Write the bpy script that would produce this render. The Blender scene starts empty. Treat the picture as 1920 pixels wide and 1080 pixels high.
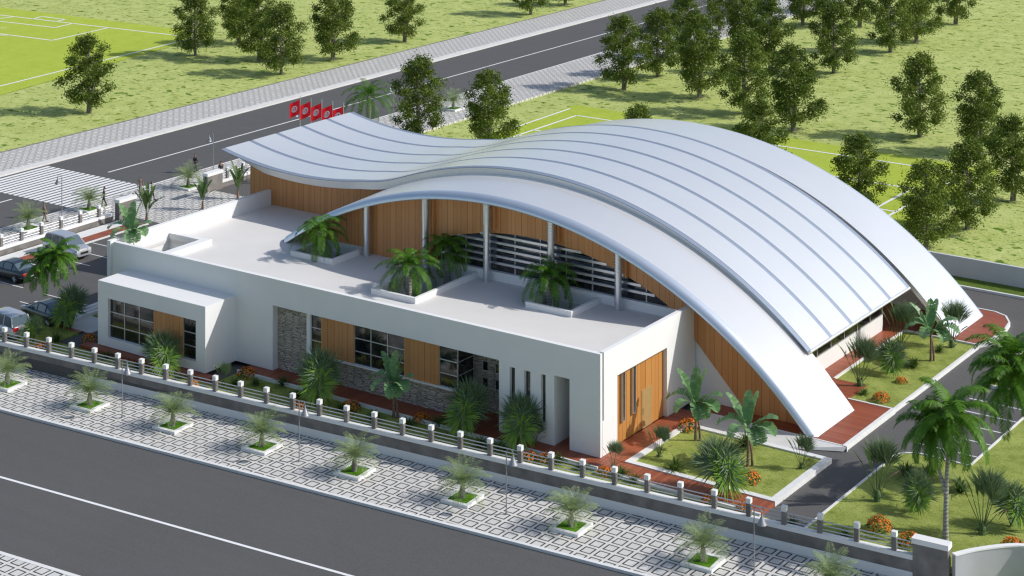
import bpy, math, random
from mathutils import Vector, Matrix
R = math.radians
SC = bpy.context.scene
COL = SC.collection

# ------------------------------------------------------------------ camera
CAMH, HOR, VPA, VPB = 46.0, -583.0, -4265.0, 3450.0        # survey of the view (1920x1080 pixel units)
F = math.sqrt((960 - VPA) * (VPB - 960)); TH = math.atan((VPB - 960) / F)
VD = (-math.sin(TH), math.cos(TH)); RD = (math.cos(TH), math.sin(TH))
def _g0(px, py, z):
    d = (CAMH - z) * F / (py - HOR); s = (px - 960) / F * d
    return (VD[0] * d + RD[0] * s, VD[1] * d + RD[1] * s)
_o = _g0(1125.6, 859, 0); CX, CY = -_o[0], -_o[1]
def G(px, py, z=0.0):                                       # point of the level z
    a = _g0(px, py, z); return (a[0] + CX, a[1] + CY)
def PY(px, py, Y):                                          # (x, z) on the wall plane y = Y
    u = (px - 960) / F; v = -(py - HOR) / F
    t = (Y - CY) / (VD[1] + RD[1] * u); return (CX + (VD[0] + RD[0] * u) * t, CAMH + v * t)
cam = bpy.data.cameras.new("camera"); cob = bpy.data.objects.new("camera", cam); COL.objects.link(cob)
cob.location = (CX, CY, CAMH); cob.rotation_euler = (R(90), 0, TH)
cam.sensor_width = 36; cam.lens = F / 1920 * 36; cam.shift_y = -(540 - HOR) / 1920
cam.clip_start = 1; cam.clip_end = 3000; SC.camera = cob
# ------------------------------------------------------------------ light
SUN_AZ, SUN_EL = 31.0, 38.0                                  # direction towards the sun, degrees from +X
w = bpy.data.worlds.new("World"); SC.world = w; w.use_nodes = True
nt = w.node_tree; nt.nodes.clear()
sky = nt.nodes.new('ShaderNodeTexSky'); sky.sky_type = 'NISHITA'; sky.sun_disc = False
sky.sun_elevation = R(SUN_EL); sky.sun_rotation = R(90 - SUN_AZ); sky.air_density = 1.0; sky.dust_density = 1.5; sky.ozone_density = 1.0
bg = nt.nodes.new('ShaderNodeBackground'); bg.inputs[1].default_value = 0.125
wo = nt.nodes.new('ShaderNodeOutputWorld'); nt.links.new(sky.outputs[0], bg.inputs[0]); nt.links.new(bg.outputs[0], wo.inputs[0])
sl = bpy.data.lights.new("sun", 'SUN'); sl.energy = 3.7; sl.angle = R(0.5); sl.color = (1.0, 0.972, 0.935)
so = bpy.data.objects.new("sun", sl); COL.objects.link(so)
sd = Vector((math.cos(R(SUN_AZ)) * math.cos(R(SUN_EL)), math.sin(R(SUN_AZ)) * math.cos(R(SUN_EL)), math.sin(R(SUN_EL))))
so.rotation_euler = sd.to_track_quat('Z', 'Y').to_euler(); so.location = (0, 0, 60)
SC.view_settings.view_transform = 'Standard'; SC.view_settings.look = 'None'
SC.view_settings.exposure = 0.0; SC.view_settings.gamma = 1.0
SC.render.film_transparent = False
SC.cycles.filter_width = 1.3; SC.cycles.max_bounces = 6; SC.cycles.transparent_max_bounces = 8

# ------------------------------------------------------------------ materials
def newmat(name):
    m = bpy.data.materials.new(name); m.use_nodes = True
    n = m.node_tree; b = n.nodes['Principled BSDF']; return m, n, b
def N(n, t, **k):
    o = n.nodes.new(t)
    for a, v in k.items(): setattr(o, a, v)
    return o
def rgb(c): return (c[0], c[1], c[2], 1)
def mth(n, op, a, b=None, c=None):
    o = N(n, 'ShaderNodeMath', operation=op)
    for i, v in enumerate((a, b, c)):
        if v is None: continue
        if hasattr(v, 'is_linked') or hasattr(v, 'links'): n.links.new(v, o.inputs[i])
        else: o.inputs[i].default_value = v
    return o.outputs[0]
def mixc(n, f, a, b):
    o = N(n, 'ShaderNodeMix', data_type='RGBA')
    for s, v in ((o.inputs[0], f), (o.inputs[6], a), (o.inputs[7], b)):
        if hasattr(v, 'links'): n.links.new(v, s)
        else: s.default_value = v if not isinstance(v, tuple) else rgb(v)
    return o.outputs[2]
def objco(n, scale=(1, 1, 1)):
    t = N(n, 'ShaderNodeTexCoord'); mp = N(n, 'ShaderNodeMapping'); mp.inputs[3].default_value = scale
    n.links.new(t.outputs['Object'], mp.inputs[0]); return mp.outputs[0]
def noise(n, co, sc, det=3, rough=.55):
    o = N(n, 'ShaderNodeTexNoise'); o.inputs['Scale'].default_value = sc; o.inputs['Detail'].default_value = det
    o.inputs['Roughness'].default_value = rough
    n.links.new(co, o.inputs['Vector']); return o.outputs[0]
def ramp(n, f, p0, p1):
    o = N(n, 'ShaderNodeMapRange'); o.inputs[1].default_value = p0; o.inputs[2].default_value = p1
    n.links.new(f, o.inputs[0]); return o.outputs[0]
def bump(n, b, h, st, dist=.02):
    o = N(n, 'ShaderNodeBump'); o.inputs['Strength'].default_value = st; o.inputs['Distance'].default_value = dist
    n.links.new(h, o.inputs['Height']); n.links.new(o.outputs[0], b.inputs['Normal'])
def plain(name, col, rough=.6, metal=0., var=.12, sc=3., bmp=0., spec=None, det=4):
    m, n, b = newmat(name)
    b.inputs['Roughness'].default_value = rough; b.inputs['Metallic'].default_value = metal
    if spec is not None: b.inputs['Specular IOR Level'].default_value = spec
    co = objco(n); f = noise(n, co, sc, det)
    f = ramp(n, f, .3, .7)
    n.links.new(mixc(n, f, tuple(c * (1 - var) for c in col), tuple(min(1, c * (1 + var)) for c in col)), b.inputs['Base Color'])
    if bmp: bump(n, b, noise(n, co, sc * 6, 4), bmp)
    return m
M = {}
M['white'] = plain('white_render', (.80, .80, .785), .75, var=.02, sc=.6, bmp=.05)
M['roofing'] = plain('pale_roof_membrane', (.70, .68, .65), .8, var=.03, sc=.35)
M['conc'] = plain('pale_concrete', (.68, .67, .64), .8, var=.06, sc=1.3, bmp=.1)
M['kerb'] = plain('kerb_paint', (.74, .74, .72), .7, var=.06, sc=2.)
M['bwall'] = plain('boundary_render', (.56, .57, .59), .8, var=.05, sc=.5)
M['soil'] = plain('dark_soil', (.05, .04, .03), .95, var=.3, sc=3)
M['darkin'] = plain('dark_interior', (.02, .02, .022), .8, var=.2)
M['steel'] = plain('satin_steel', (.62, .65, .70), .32, .85, var=.04, sc=1)
M['rail'] = plain('rail_metal', (.62, .62, .62), .4, .5, var=.05)
M['lamp'] = plain('lamp_metal', (.34, .34, .36), .45, .5, var=.08)
M['line'] = plain('road_paint', (.82, .82, .81), .6, var=.05, sc=5)
M['lip'] = plain('polished_roof_edge', (.66, .73, .82), .36, .6, var=.02, sc=.5)
M['panel'] = plain('roof_sheet', (.90, .905, .90), .27, .52, var=.015, sc=.25)
M['flank'] = plain('roof_sheet_outer', (.88, .875, .87), .27, .50, var=.015, sc=.25)
M['seam'] = plain('roof_seam', (.27, .32, .41), .5, .3, var=.05)
M['fascia'] = plain('polished_fascia', (.86, .84, .81), .35, .3, var=.02)
M['trunk'] = plain('tree_bark', (.22, .20, .17), .9, var=.35, sc=3, bmp=.4)
M['palmtrunk'] = None
M['black'] = plain('black_rubber', (.02, .02, .02), .7)
M['skin'] = plain('skin', (.30, .17, .11), .6, var=.05)
def asphalt(name, c, sc=9):
    m, n, b = newmat(name); co = objco(n); b.inputs['Roughness'].default_value = .85
    f = ramp(n, noise(n, co, sc, 6, .75), .25, .75); g = ramp(n, noise(n, co, .12, 3), .3, .7)
    a = mixc(n, f, tuple(x * .75 for x in c), tuple(x * 1.3 for x in c))
    sc2 = objco(n, (.05, 1.2, 1)); g2 = ramp(n, noise(n, sc2, 1.0, 3), .35, .7)
    a = mixc(n, mth(n, 'MULTIPLY', g, .22), a, tuple(x * 1.35 for x in c))
    a = mixc(n, mth(n, 'MULTIPLY', g2, .12), a, tuple(x * .6 for x in c))
    n.links.new(a, b.inputs['Base Color']); bump(n, b, f, .25, .01); return m
M['road'] = asphalt('road_asphalt', (.092, .091, .089))
M['drive'] = asphalt('driveway_asphalt', (.098, .094, .09))
def pavers(name, rot=0.):
    m, n, b = newmat(name); b.inputs['Roughness'].default_value = .7
    co = objco(n); mp = N(n, 'ShaderNodeMapping'); n.links.new(co, mp.inputs[0]); mp.inputs[2].default_value = (0, 0, rot)
    sp = N(n, 'ShaderNodeSeparateXYZ'); n.links.new(mp.outputs[0], sp.inputs[0])
    def q(o, p, off):
        a = mth(n, 'DIVIDE', mth(n, 'ADD', o, off), p); fr = mth(n, 'FRACT', a)
        return mth(n, 'ABSOLUTE', mth(n, 'SUBTRACT', fr, .5)), mth(n, 'FLOOR', a)
    fx, ix = q(sp.outputs[0], .905, 400.2); fy, iy = q(sp.outputs[1], .93, 400.)
    mx = mth(n, 'MAXIMUM', fx, fy)
    inner = mth(n, 'LESS_THAN', mx, .298); outer = mth(n, 'LESS_THAN', mx, .395)
    cb = N(n, 'ShaderNodeCombineXYZ'); n.links.new(ix, cb.inputs[0]); n.links.new(iy, cb.inputs[1])
    wn = N(n, 'ShaderNodeTexWhiteNoise'); n.links.new(cb.outputs[0], wn.inputs[0])
    sp1 = ramp(n, noise(n, co, 16, 5, .8), .3, .7)
    tile = mixc(n, mth(n, 'ADD', mth(n, 'MULTIPLY', sp1, .6), mth(n, 'MULTIPLY', wn.outputs[0], .4)), (.56, .55, .52), (.70, .685, .65))
    jn = mixc(n, sp1, (.62, .60, .56), (.74, .72, .68))
    c = mixc(n, outer, jn, (.022, .019, .017)); c = mixc(n, inner, c, tile)
    g = ramp(n, noise(n, co, .35, 3), .4, .75); c = mixc(n, mth(n, 'MULTIPLY', g, .15), c, (.35, .33, .30))
    n.links.new(c, b.inputs['Base Color']); return m
M['paver'] = pavers('square_tile_paving')
def wood(name, axis, c0, c1, pitch, groove=.05, rough=.5):
    m, n, b = newmat(name); b.inputs['Roughness'].default_value = rough
    co = objco(n); sp = N(n, 'ShaderNodeSeparateXYZ'); n.links.new(co, sp.inputs[0])
    a = mth(n, 'DIVIDE', mth(n, 'ADD', sp.outputs[axis], 300), pitch)
    a = mth(n, 'ADD', a, mth(n, 'MULTIPLY', mth(n, 'SINE', mth(n, 'MULTIPLY', a, 1.7)), .22))
    fr = mth(n, 'FRACT', a); wn = N(n, 'ShaderNodeTexWhiteNoise', noise_dimensions='1D'); n.links.new(mth(n, 'FLOOR', a), wn.inputs['W'])
    st = [6, 6, 6]; st[2 if axis < 2 else 0] = .5
    if axis == 2: st = [.5, .5, 6]
    gr = noise(n, objco(n, tuple(st)), 3, 5, .6)
    f = mth(n, 'ADD', mth(n, 'MULTIPLY', wn.outputs[0], .6), mth(n, 'MULTIPLY', ramp(n, gr, .3, .7), .4))
    c = mixc(n, f, c0, c1); c = mixc(n, mth(n, 'LESS_THAN', fr, groove), c, tuple(x * .28 for x in c0))
    n.links.new(c, b.inputs['Base Color']); return m
M['woodx'] = wood('vertical_cladding', 0, (.48, .205, .065), (.62, .30, .115), .42)
M['woody'] = wood('vertical_cladding_side', 1, (.44, .185, .04), (.56, .26, .07), .55, .06)
M['deckx'] = wood('red_decking', 1, (.235, .055, .024), (.39, .11, .046), .22, .07)
M['deckf'] = wood('red_decking_long', 0, (.235, .055, .024), (.39, .11, .046), .24, .07)
M['doorleaf'] = plain('door_leaf', (.40, .26, .10), .6, var=.05)
def stone(name):
    m, n, b = newmat(name); b.inputs['Roughness'].default_value = .85
    t = N(n, 'ShaderNodeTexCoord'); mp = N(n, 'ShaderNodeMapping'); mp.inputs[2].default_value = (R(90), 0, 0)
    n.links.new(t.outputs['Object'], mp.inputs[0])
    dn = N(n, 'ShaderNodeTexNoise'); dn.inputs['Scale'].default_value = 1.6; n.links.new(mp.outputs[0], dn.inputs[0])
    ad = N(n, 'ShaderNodeVectorMath', operation='MULTIPLY_ADD'); n.links.new(dn.outputs[1], ad.inputs[0]); ad.inputs[1].default_value = (.10, .10, 0)
    n.links.new(mp.outputs[0], ad.inputs[2])
    mp2 = N(n, 'ShaderNodeMapping'); mp2.inputs[3].default_value = (1.5, 10.5, 1); n.links.new(ad.outputs[0], mp2.inputs[0])
    vo = N(n, 'ShaderNodeTexVoronoi', feature='DISTANCE_TO_EDGE'); n.links.new(mp2.outputs[0], vo.inputs[0]); vo.inputs['Scale'].default_value = 1; vo.inputs['Randomness'].default_value = .85
    v2 = N(n, 'ShaderNodeTexVoronoi'); n.links.new(mp2.outputs[0], v2.inputs[0]); v2.inputs['Scale'].default_value = 1; v2.inputs['Randomness'].default_value = .85
    sx = N(n, 'ShaderNodeSeparateColor'); n.links.new(v2.outputs['Color'], sx.inputs[0])
    g = ramp(n, noise(n, mp.outputs[0], 4, 5, .7), .3, .7)
    c = mixc(n, sx.outputs[0], (.42, .37, .31), (.72, .66, .58)); c = mixc(n, mth(n, 'MULTIPLY', g, .4), c, (.25, .21, .17))
    c = mixc(n, ramp(n, vo.outputs[0], .01, .09), (.07, .06, .05), c); n.links.new(c, b.inputs['Base Color'])
    bump(n, b, ramp(n, vo.outputs[0], 0, .3), .9, .05); return m
M['stone'] = stone('dry_stone_cladding')
M['darkstone'] = plain('grey_stone', (.20, .185, .17), .85, var=.28, sc=1.1, bmp=.35)
def glass(name):
    m, n, b = newmat(name); b.inputs['Base Color'].default_value = (.012, .013, .016, 1); b.inputs['Roughness'].default_value = .06
    b.inputs['Specular IOR Level'].default_value = .9
    co = objco(n); f = ramp(n, noise(n, co, .9, 3), .45, .8)
    n.links.new(mixc(n, f, (.008, .009, .012), (.05, .045, .035)), b.inputs['Base Color']); return m
M['glass'] = glass('dark_window_glass')
def grass(name, c0, c1, c2, tuft=1.0, s=1.0, long=False, fine=14):
    m, n, b = newmat(name); b.inputs['Roughness'].default_value = .9; b.inputs['Specular IOR Level'].default_value = .15
    co = objco(n)
    f1 = ramp(n, noise(n, co, fine * s, 5, .8), .25, .75); f2 = ramp(n, noise(n, co, .5 * s, 4, .6), .3, .7)
    c = mixc(n, mth(n, 'ADD', mth(n, 'MULTIPLY', f1, .55), mth(n, 'MULTIPLY', f2, .45)), c0, c1)
    if tuft:
        st = objco(n, (.75, .95, 1))
        f3 = ramp(n, noise(n, st, .8 * s, 3, .6), .60, .65); f4 = ramp(n, noise(n, st, 1.9 * s, 3, .6), .58, .64)
        c = mixc(n, mth(n, 'MULTIPLY', mth(n, 'MAXIMUM', f3, mth(n, 'MULTIPLY', f4, .7)), tuft), c, c2)
    n.links.new(c, b.inputs['Base Color']); bump(n, b, f1, .6, .08); return m
M['meadow'] = grass('patchy_meadow_grass', (.31, .39, .08), (.61, .65, .25), (.09, .18, .01), 1.0, fine=3.2)
M['pitch'] = grass('pitch_turf', (.38, .49, .045), (.50, .58, .09), (.2, .4, .02), 0.2, 1.0)
M['lawn'] = grass('garden_lawn', (.13, .19, .02), (.46, .50, .14), (.13, .19, .02), .5, 1.2, fine=5)
M['turfbed'] = grass('bright_bed_grass', (.07, .20, .008), (.16, .36, .02), (.03, .12, .005), .6, 3)
M['verge'] = grass('verge_grass', (.09, .15, .02), (.17, .24, .04), (.05, .12, .01), .5, 2)
def leafm(name, c0, c1, tr=.35, rough=.5, sc=2.2, spec=.3):
    m, n, b = newmat(name); out = n.nodes['Material Output']
    b.inputs['Roughness'].default_value = rough; b.inputs['Specular IOR Level'].default_value = spec
    co = objco(n); oi = N(n, 'ShaderNodeObjectInfo'); gi = N(n, 'ShaderNodeNewGeometry')
    f = mth(n, 'ADD', mth(n, 'MULTIPLY', ramp(n, noise(n, co, sc, 3, .7), .3, .7), .55), mth(n, 'MULTIPLY', gi.outputs['Random Per Island'], .45))
    f = mth(n, 'ADD', f, mth(n, 'MULTIPLY', mth(n, 'SUBTRACT', oi.outputs['Random'], .5), .25))
    c = mixc(n, f, c0, c1); n.links.new(c, b.inputs['Base Color'])
    t = N(n, 'ShaderNodeBsdfTranslucent'); n.links.new(c, t.inputs[0]); mx = N(n, 'ShaderNodeMixShader'); mx.inputs[0].default_value = tr
    n.links.new(b.outputs[0], mx.inputs[1]); n.links.new(t.outputs[0], mx.inputs[2]); n.links.new(mx.outputs[0], out.inputs[0]); return m
M['leaf'] = leafm('tree_leaves', (.055, .10, .01), (.23, .30, .045), .30, sc=1.1)
M['palm'] = leafm('palm_leaves', (.03, .11, .006), (.13, .28, .02), .3)
M['palmlight'] = leafm('pale_palm_leaves', (.17, .25, .09), (.38, .46, .22), .3)
M['fandark'] = leafm('dark_fan_leaves', (.08, .14, .06), (.23, .32, .17), .3)
M['fanlight'] = leafm('bright_fan_leaves', (.14, .30, .03), (.34, .52, .09), .38)
M['strapleaf'] = leafm('paddle_leaves', (.07, .13, .04), (.16, .25, .08), .25)
M['banana'] = leafm('banana_leaves', (.09, .22, .07), (.27, .45, .20), .3, .4, sc=.8)
M['blade'] = leafm('grass_blades', (.04, .09, .015), (.13, .20, .04), .3)
M['petal'] = leafm('orange_petals', (.75, .13, .01), (.95, .34, .03), .2)
M['shrubleaf'] = leafm('shrub_leaves', (.03, .10, .015), (.09, .20, .03), .25)
def palmtr(name):
    m, n, b = newmat(name); b.inputs['Roughness'].default_value = .9
    co = objco(n); sp = N(n, 'ShaderNodeSeparateXYZ'); n.links.new(co, sp.inputs[0])
    r = mth(n, 'SINE', mth(n, 'ADD', mth(n, 'MULTIPLY', sp.outputs[2], 30.), mth(n, 'MULTIPLY', noise(n, co, 4), 6)))
    c = mixc(n, ramp(n, r, -.6, .9), (.27, .26, .24), (.40, .39, .36)); n.links.new(c, b.inputs['Base Color']); bump(n, b, r, .4, .03); return m
M['palmtrunk'] = palmtr('ringed_palm_trunk')
M['stem'] = plain('green_stem', (.10, .16, .05), .7, var=.2)
M['brownstem'] = plain('banana_stem', (.20, .13, .09), .8, var=.4, sc=5)

# ------------------------------------------------------------------ object helpers
def tag(o, label=None, cat=None, group=None, kind=None):
    if label: o['label'] = label
    if cat: o['category'] = cat
    if group: o['group'] = group
    if kind: o['kind'] = kind
    return o
def empty(name, loc=(0, 0, 0), rz=0., **k):
    o = bpy.data.objects.new(name, None); COL.objects.link(o); o.location = loc; o.rotation_euler = (0, 0, rz); o.empty_display_size = .3
    return tag(o, **k)
def copy_tree(o, parent=None):
    c = o.copy(); COL.objects.link(c); c.parent = parent
    for ch in list(o.children): copy_tree(ch, c)
    return c
class MB:
    def __init__(s, mtx=None): s.v = []; s.f = []; s.m = []; s.cur = 0; s.mtx = mtx
    def add(s, vs, fs):
        b = len(s.v); s.v += [tuple(v) for v in vs]
        for f in fs: s.f.append(tuple(i + b for i in f)); s.m.append(s.cur)
    def box(s, x0, x1, y0, y1, z0, z1):
        s.add([(x0, y0, z0), (x1, y0, z0), (x1, y1, z0), (x0, y1, z0), (x0, y0, z1), (x1, y0, z1), (x1, y1, z1), (x0, y1, z1)],
              [(0, 3, 2, 1), (4, 5, 6, 7), (0, 1, 5, 4), (1, 2, 6, 5), (2, 3, 7, 6), (3, 0, 4, 7)]); return s
    def prism(s, poly, z0, z1):
        n = len(poly); a = sum(poly[i][0] * poly[(i + 1) % n][1] - poly[(i + 1) % n][0] * poly[i][1] for i in range(n))
        if a < 0: poly = poly[::-1]
        s.add([(x, y, z0) for x, y in poly] + [(x, y, z1) for x, y in poly],
              [tuple(range(n))[::-1], tuple(range(n, 2 * n))] + [(i, (i + 1) % n, n + (i + 1) % n, n + i) for i in range(n)]); return s
    def xzprism(s, poly, y0, y1):                          # outline in the x-z plane, thickness along y
        n = len(poly); a = sum(poly[i][0] * poly[(i + 1) % n][1] - poly[(i + 1) % n][0] * poly[i][1] for i in range(n))
        if a < 0: poly = poly[::-1]
        s.add([(x, y0, z) for x, z in poly] + [(x, y1, z) for x, z in poly],
              [tuple(range(n)), tuple(range(n, 2 * n))[::-1]] + [((i + 1) % n, i, n + i, n + (i + 1) % n) for i in range(n)]); return s
    def sheet(s, poly, z):
        n = len(poly); a = sum(poly[i][0] * poly[(i + 1) % n][1] - poly[(i + 1) % n][0] * poly[i][1] for i in range(n))
        if a < 0: poly = poly[::-1]
        s.add([(x, y, z) for x, y in poly], [tuple(range(n))]); return s
    def tube(s, pts, rad, n=8, cap=True):
        pts = [Vector(p) for p in pts]
        if not hasattr(rad, '__len__'): rad = [rad] * len(pts)
        vs = []
        for i, p in enumerate(pts):
            d = (pts[min(i + 1, len(pts) - 1)] - pts[max(i - 1, 0)]).normalized()
            a = d.orthogonal().normalized() if abs(d.z) < .999 else Vector((1, 0, 0))
            if abs(d.z) < .9: a = Vector((0, 0, 1)).cross(d).normalized()
            else: a = (Vector((1, 0, 0)) - d * d.x).normalized()
            b = d.cross(a)
            for k in range(n):
                t = 2 * math.pi * k / n; vs.append(p + (a * math.cos(t) + b * math.sin(t)) * rad[i])
        fs = [(i * n + k, i * n + (k + 1) % n, (i + 1) * n + (k + 1) % n, (i + 1) * n + k) for i in range(len(pts) - 1) for k in range(n)]
        if cap: fs += [tuple(range(n))[::-1], tuple(range((len(pts) - 1) * n, len(pts) * n))]
        s.add(vs, fs); return s
    def quadstrip(s, a, b):                                 # ribbon between two point rows
        n = len(a); s.add(list(a) + list(b), [(i, i + 1, n + i + 1, n + i) for i in range(n - 1)]); return s
    def build(s, name, mats, parent=None, smooth=False, loc=None, **k):
        me = bpy.data.meshes.new(name); v = s.v
        if s.mtx is not None: v = [tuple(s.mtx @ Vector(p)) for p in v]
        me.from_pydata(v, [], s.f)
        if not isinstance(mats, (list, tuple)): mats = [mats]
        for m in mats: me.materials.append(m)
        me.polygons.foreach_set('material_index', [min(i, len(mats) - 1) for i in s.m])
        if smooth:
            me.polygons.foreach_set('use_smooth', [True] * len(s.f))
            me.set_sharp_from_angle(angle=R(40)) if hasattr(me, 'set_sharp_from_angle') else None
        me.update(); o = bpy.data.objects.new(name, me); COL.objects.link(o)
        if parent: o.parent = parent
        if loc: o.location = loc
        return tag(o, **k)
def cells(xs0, xs1, zs0, zs1, holes):
    xs = sorted({xs0, xs1} | {h[i] for h in holes for i in (0, 1)} ); zs = sorted({zs0, zs1} | {h[i] for h in holes for i in (2, 3)})
    xs = [x for x in xs if xs0 <= x <= xs1]; zs = [z for z in zs if zs0 <= z <= zs1]
    ok = lambda i, j: 0 <= i < len(xs) - 1 and 0 <= j < len(zs) - 1 and not any(h[0] - 1e-6 <= xs[i] and xs[i + 1] <= h[1] + 1e-6 and h[2] - 1e-6 <= zs[j] and zs[j + 1] <= h[3] + 1e-6 for h in holes)
    return xs, zs, ok
def holed(mb, a0, a1, b0, b1, c0, c1, holes, axes):         # slab with rectangular holes; axes maps (a,b,c)->(x,y,z)
    A, B, ok = cells(a0, a1, b0, b1, holes)
    def q(pts): mb.add([axes(*p) for p in pts], [(0, 1, 2, 3)])
    for i in range(len(A) - 1):
        for j in range(len(B) - 1):
            if not ok(i, j): continue
            x0, x1, y0, y1 = A[i], A[i + 1], B[j], B[j + 1]
            q([(x0, y0, c0), (x1, y0, c0), (x1, y1, c0), (x0, y1, c0)]); q([(x0, y1, c1), (x1, y1, c1), (x1, y0, c1), (x0, y0, c1)])
            if not ok(i - 1, j): q([(x0, y0, c0), (x0, y1, c0), (x0, y1, c1), (x0, y0, c1)])
            if not ok(i + 1, j): q([(x1, y1, c0), (x1, y0, c0), (x1, y0, c1), (x1, y1, c1)])
            if not ok(i, j - 1): q([(x1, y0, c0), (x0, y0, c0), (x0, y0, c1), (x1, y0, c1)])
            if not ok(i, j + 1): q([(x0, y1, c0), (x1, y1, c0), (x1, y1, c1), (x0, y1, c1)])
    return mb
AX_XZ = lambda a, b, c: (a, c, b)                           # wall facing -y
AX_YZ = lambda a, b, c: (c, a, b)                           # wall facing x
AX_XY = lambda a, b, c: (a, b, c)
def struct(name, mb, m, **k): return mb.build(name, m, kind='structure', **k)

ZS, ZP, ZR = -.3, -1.0, -1.15                               # site, pavement and road levels
SA = math.atan(.0767); SU = (math.cos(SA), math.sin(SA)); SV = (-math.sin(SA), math.cos(SA))
def S(s, t): return (s * SU[0] + t * SV[0], s * SU[1] + t * SV[1])
SMX = Matrix.Rotation(SA, 4, 'Z')

# ================================================================== SETTING
b = MB().sheet([(-700, -200), (260, -200), (260, 900), (-700, 900)], -1.22)
struct('meadow', b, M['meadow'])
# raised plot
plot = [S(-66, -3.85), S(22.1, -3.8), (23.05, -1.95), (23.75, -.6), (25.3, 1.0), (27.2, 1.75), (30.8, 6.2), (34, 14), (34, 47.0), (-62.95, 47.0)]
plot[0] = (-62.95, plot[0][1])
struct('plot_ground', MB().prism(plot, -1.21, ZS), M['drive'])
# front street
struct('front_street', MB(SMX).box(-130, 130, -25.5, -10.45, -1.4, ZR), M['road'])
struct('front_street_line', MB(SMX).box(-63, 120, -18.13, -17.93, ZR, ZR + .006), M['line'])
struct('front_street_kerb', MB(SMX).box(-61, 120, -10.45, -10.2, -1.3, ZP + .01), M['kerb'])
struct('near_kerb', MB(SMX).box(-120, 120, -25.78, -25.5, -1.3, ZP + .01), M['kerb'])
struct('near_pavement', MB(SMX).box(-120, 120, -33, -25.78, -1.3, ZP), M['paver'])
struct('front_pavement', MB().prism([S(-58, -10.2), S(120, -10.2), S(120, -4.01), (-63, S(-63, -4.01)[1]), (-63.0, 3.5), (-63.2, 3.5), (-70.6, -6)], -1.3, ZP), M['paver'])
# side road (runs along y)
struct('side_road', MB().box(-85.2, -70.9, -150, 640, -1.4, ZR - .004), M['road'])
mk = MB(); mk.box(-78.15, -77.97, 34.4, 640, ZR - .004, ZR + .003); mk.box(-78.15, -77.97, -10, 22.4, ZR - .004, ZR + .003)
struct('side_road_line', mk, M['line'])
zb = MB()
for i in range(20): zb.box(-84.75 + i * .70, -84.75 + i * .70 + .42, 23.4, 32.75, ZR - .004, ZR + .006)
struct('zebra_crossing', zb, M['line'])
struct('side_road_kerb', MB().box(-70.9, -70.7, 3.5, 640, -1.3, ZP + .01), M['kerb'])
struct('side_pavement', MB().box(-70.7, -62.95, 3.5, 640, -1.3, ZP), M['paver'])
struct('far_kerb', MB().box(-86.3, -85.2, -150, 640, -1.3, ZP + .01), M['conc'])
struct('far_pavement', MB().box(-92.3, -86.3, -150, 640, -1.3, ZP), M['paver'])
struct('far_edging', MB().box(-92.6, -92.3, -150, 640, -1.3, ZP + .02), M['darkstone'])
struct('entrance_path', MB().box(-62.95, -44.3, 22.2, 32.8, -1.0, ZS + .02), M['paver'])
# pitches
pl = MB().sheet([(-230, 52), (-114.8, 52.2), (-122, 96), (-235, 90)], -1.17); struct('left_pitch', pl, M['pitch'])
def pline(mb, p, q, wd=.3, z=-1.16, ln=None):
    d = Vector((q[0] - p[0], q[1] - p[1])); n_ = Vector((-d.y, d.x)).normalized() * wd / 2
    mb.add([(p[0] - n_.x, p[1] - n_.y, z), (q[0] - n_.x, q[1] - n_.y, z), (q[0] + n_.x, q[1] + n_.y, z), (p[0] + n_.x, p[1] + n_.y, z)], [(0, 1, 2, 3)])
ml = MB(); g = lambda *p: G(p[0], p[1], -1.15)
for p, q in (((-60, 21), (365, 70.2)), ((-200, 211), (365, 70.2)), ((-40, 58), (98, 75.5)), ((98, 75.5), (204, 51.6)), ((0, 39.6), (103, 51.5)), ((103, 51.5), (136, 43.8)),
             ((62, 35.2), (78, 30.6)), ((78, 30.6), (122, 36.2)), ((122, 36.2), (105, 40.2)), ((0, 34.5), (24, 31.5)), ((2, 52.5), (12, 52)), ((-10, 65.5), (16, 65.5))): pline(ml, g(*p), g(*q), .32)
struct('left_pitch_lines', ml, M['line'])
struct('rear_pitch', MB().sheet([(-56.5, 48), (-57, 86), (-6.5, 84.5), (-6.5, 48)], -1.17), M['pitch'])
mr = MB()
for p, q in (((-54, 50), (-54, 81.5)), ((-54, 81.5), (-9.1, 81.5)), ((-9.1, 81.5), (-9.1, 50)), ((-54, 73), (-44, 73)), ((-46, 70), (-54, 70)), ((-46, 66), (-46, 55)), ((-9.1, 73.3), (-27, 73.3)), ((-11.1, 72.3), (-11.1, 64.9)), ((-11.1, 64.9), (-9.1, 64.9)), ((-9.1, 62.3), (-25, 62.3)), ((-56.3, 71), (-56.5, 84))): pline(mr, p, q, .28)
struct('rear_pitch_lines', mr, M['line'])

# ---- decks, lawns and kerbs of the plot
def frame(mb, x0, x1, y0, y1, wd, z0, z1):
    mb.box(x0, x1, y0, y0 + wd, z0, z1); mb.box(x0, x1, y1 - wd, y1, z0, z1); mb.box(x0, x0 + wd, y0 + wd, y1 - wd, z0, z1); mb.box(x1 - wd, x1, y0 + wd, y1 - wd, z0, z1)
struct('front_lawn', MB().prism([(-44, S(-44, -3.7)[1]), S(11.9, -3.66), (11.9, -1.3), (-28.1, -1.3), (-28.1, -3.9), (-40.8, -3.9), (-44, -3.9)], ZS, ZS + .09), M['lawn'])
struct('front_deck', MB().prism([(-28.0, -1.2), (1.2, -1.2), (1.2, .35), (-.25, .35), (-.25, 4.4), (-28, 4.4)], ZS, -.02), M['deckf'])
struct('box_deck', MB().box(-40.7, -28.6, -3.75, -2.9, ZS, -.03), M['deckf'])
struct('door_deck', MB().box(-.2, 1.44, .36, 9.7, ZS, -.012), M['deckx'])
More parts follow.
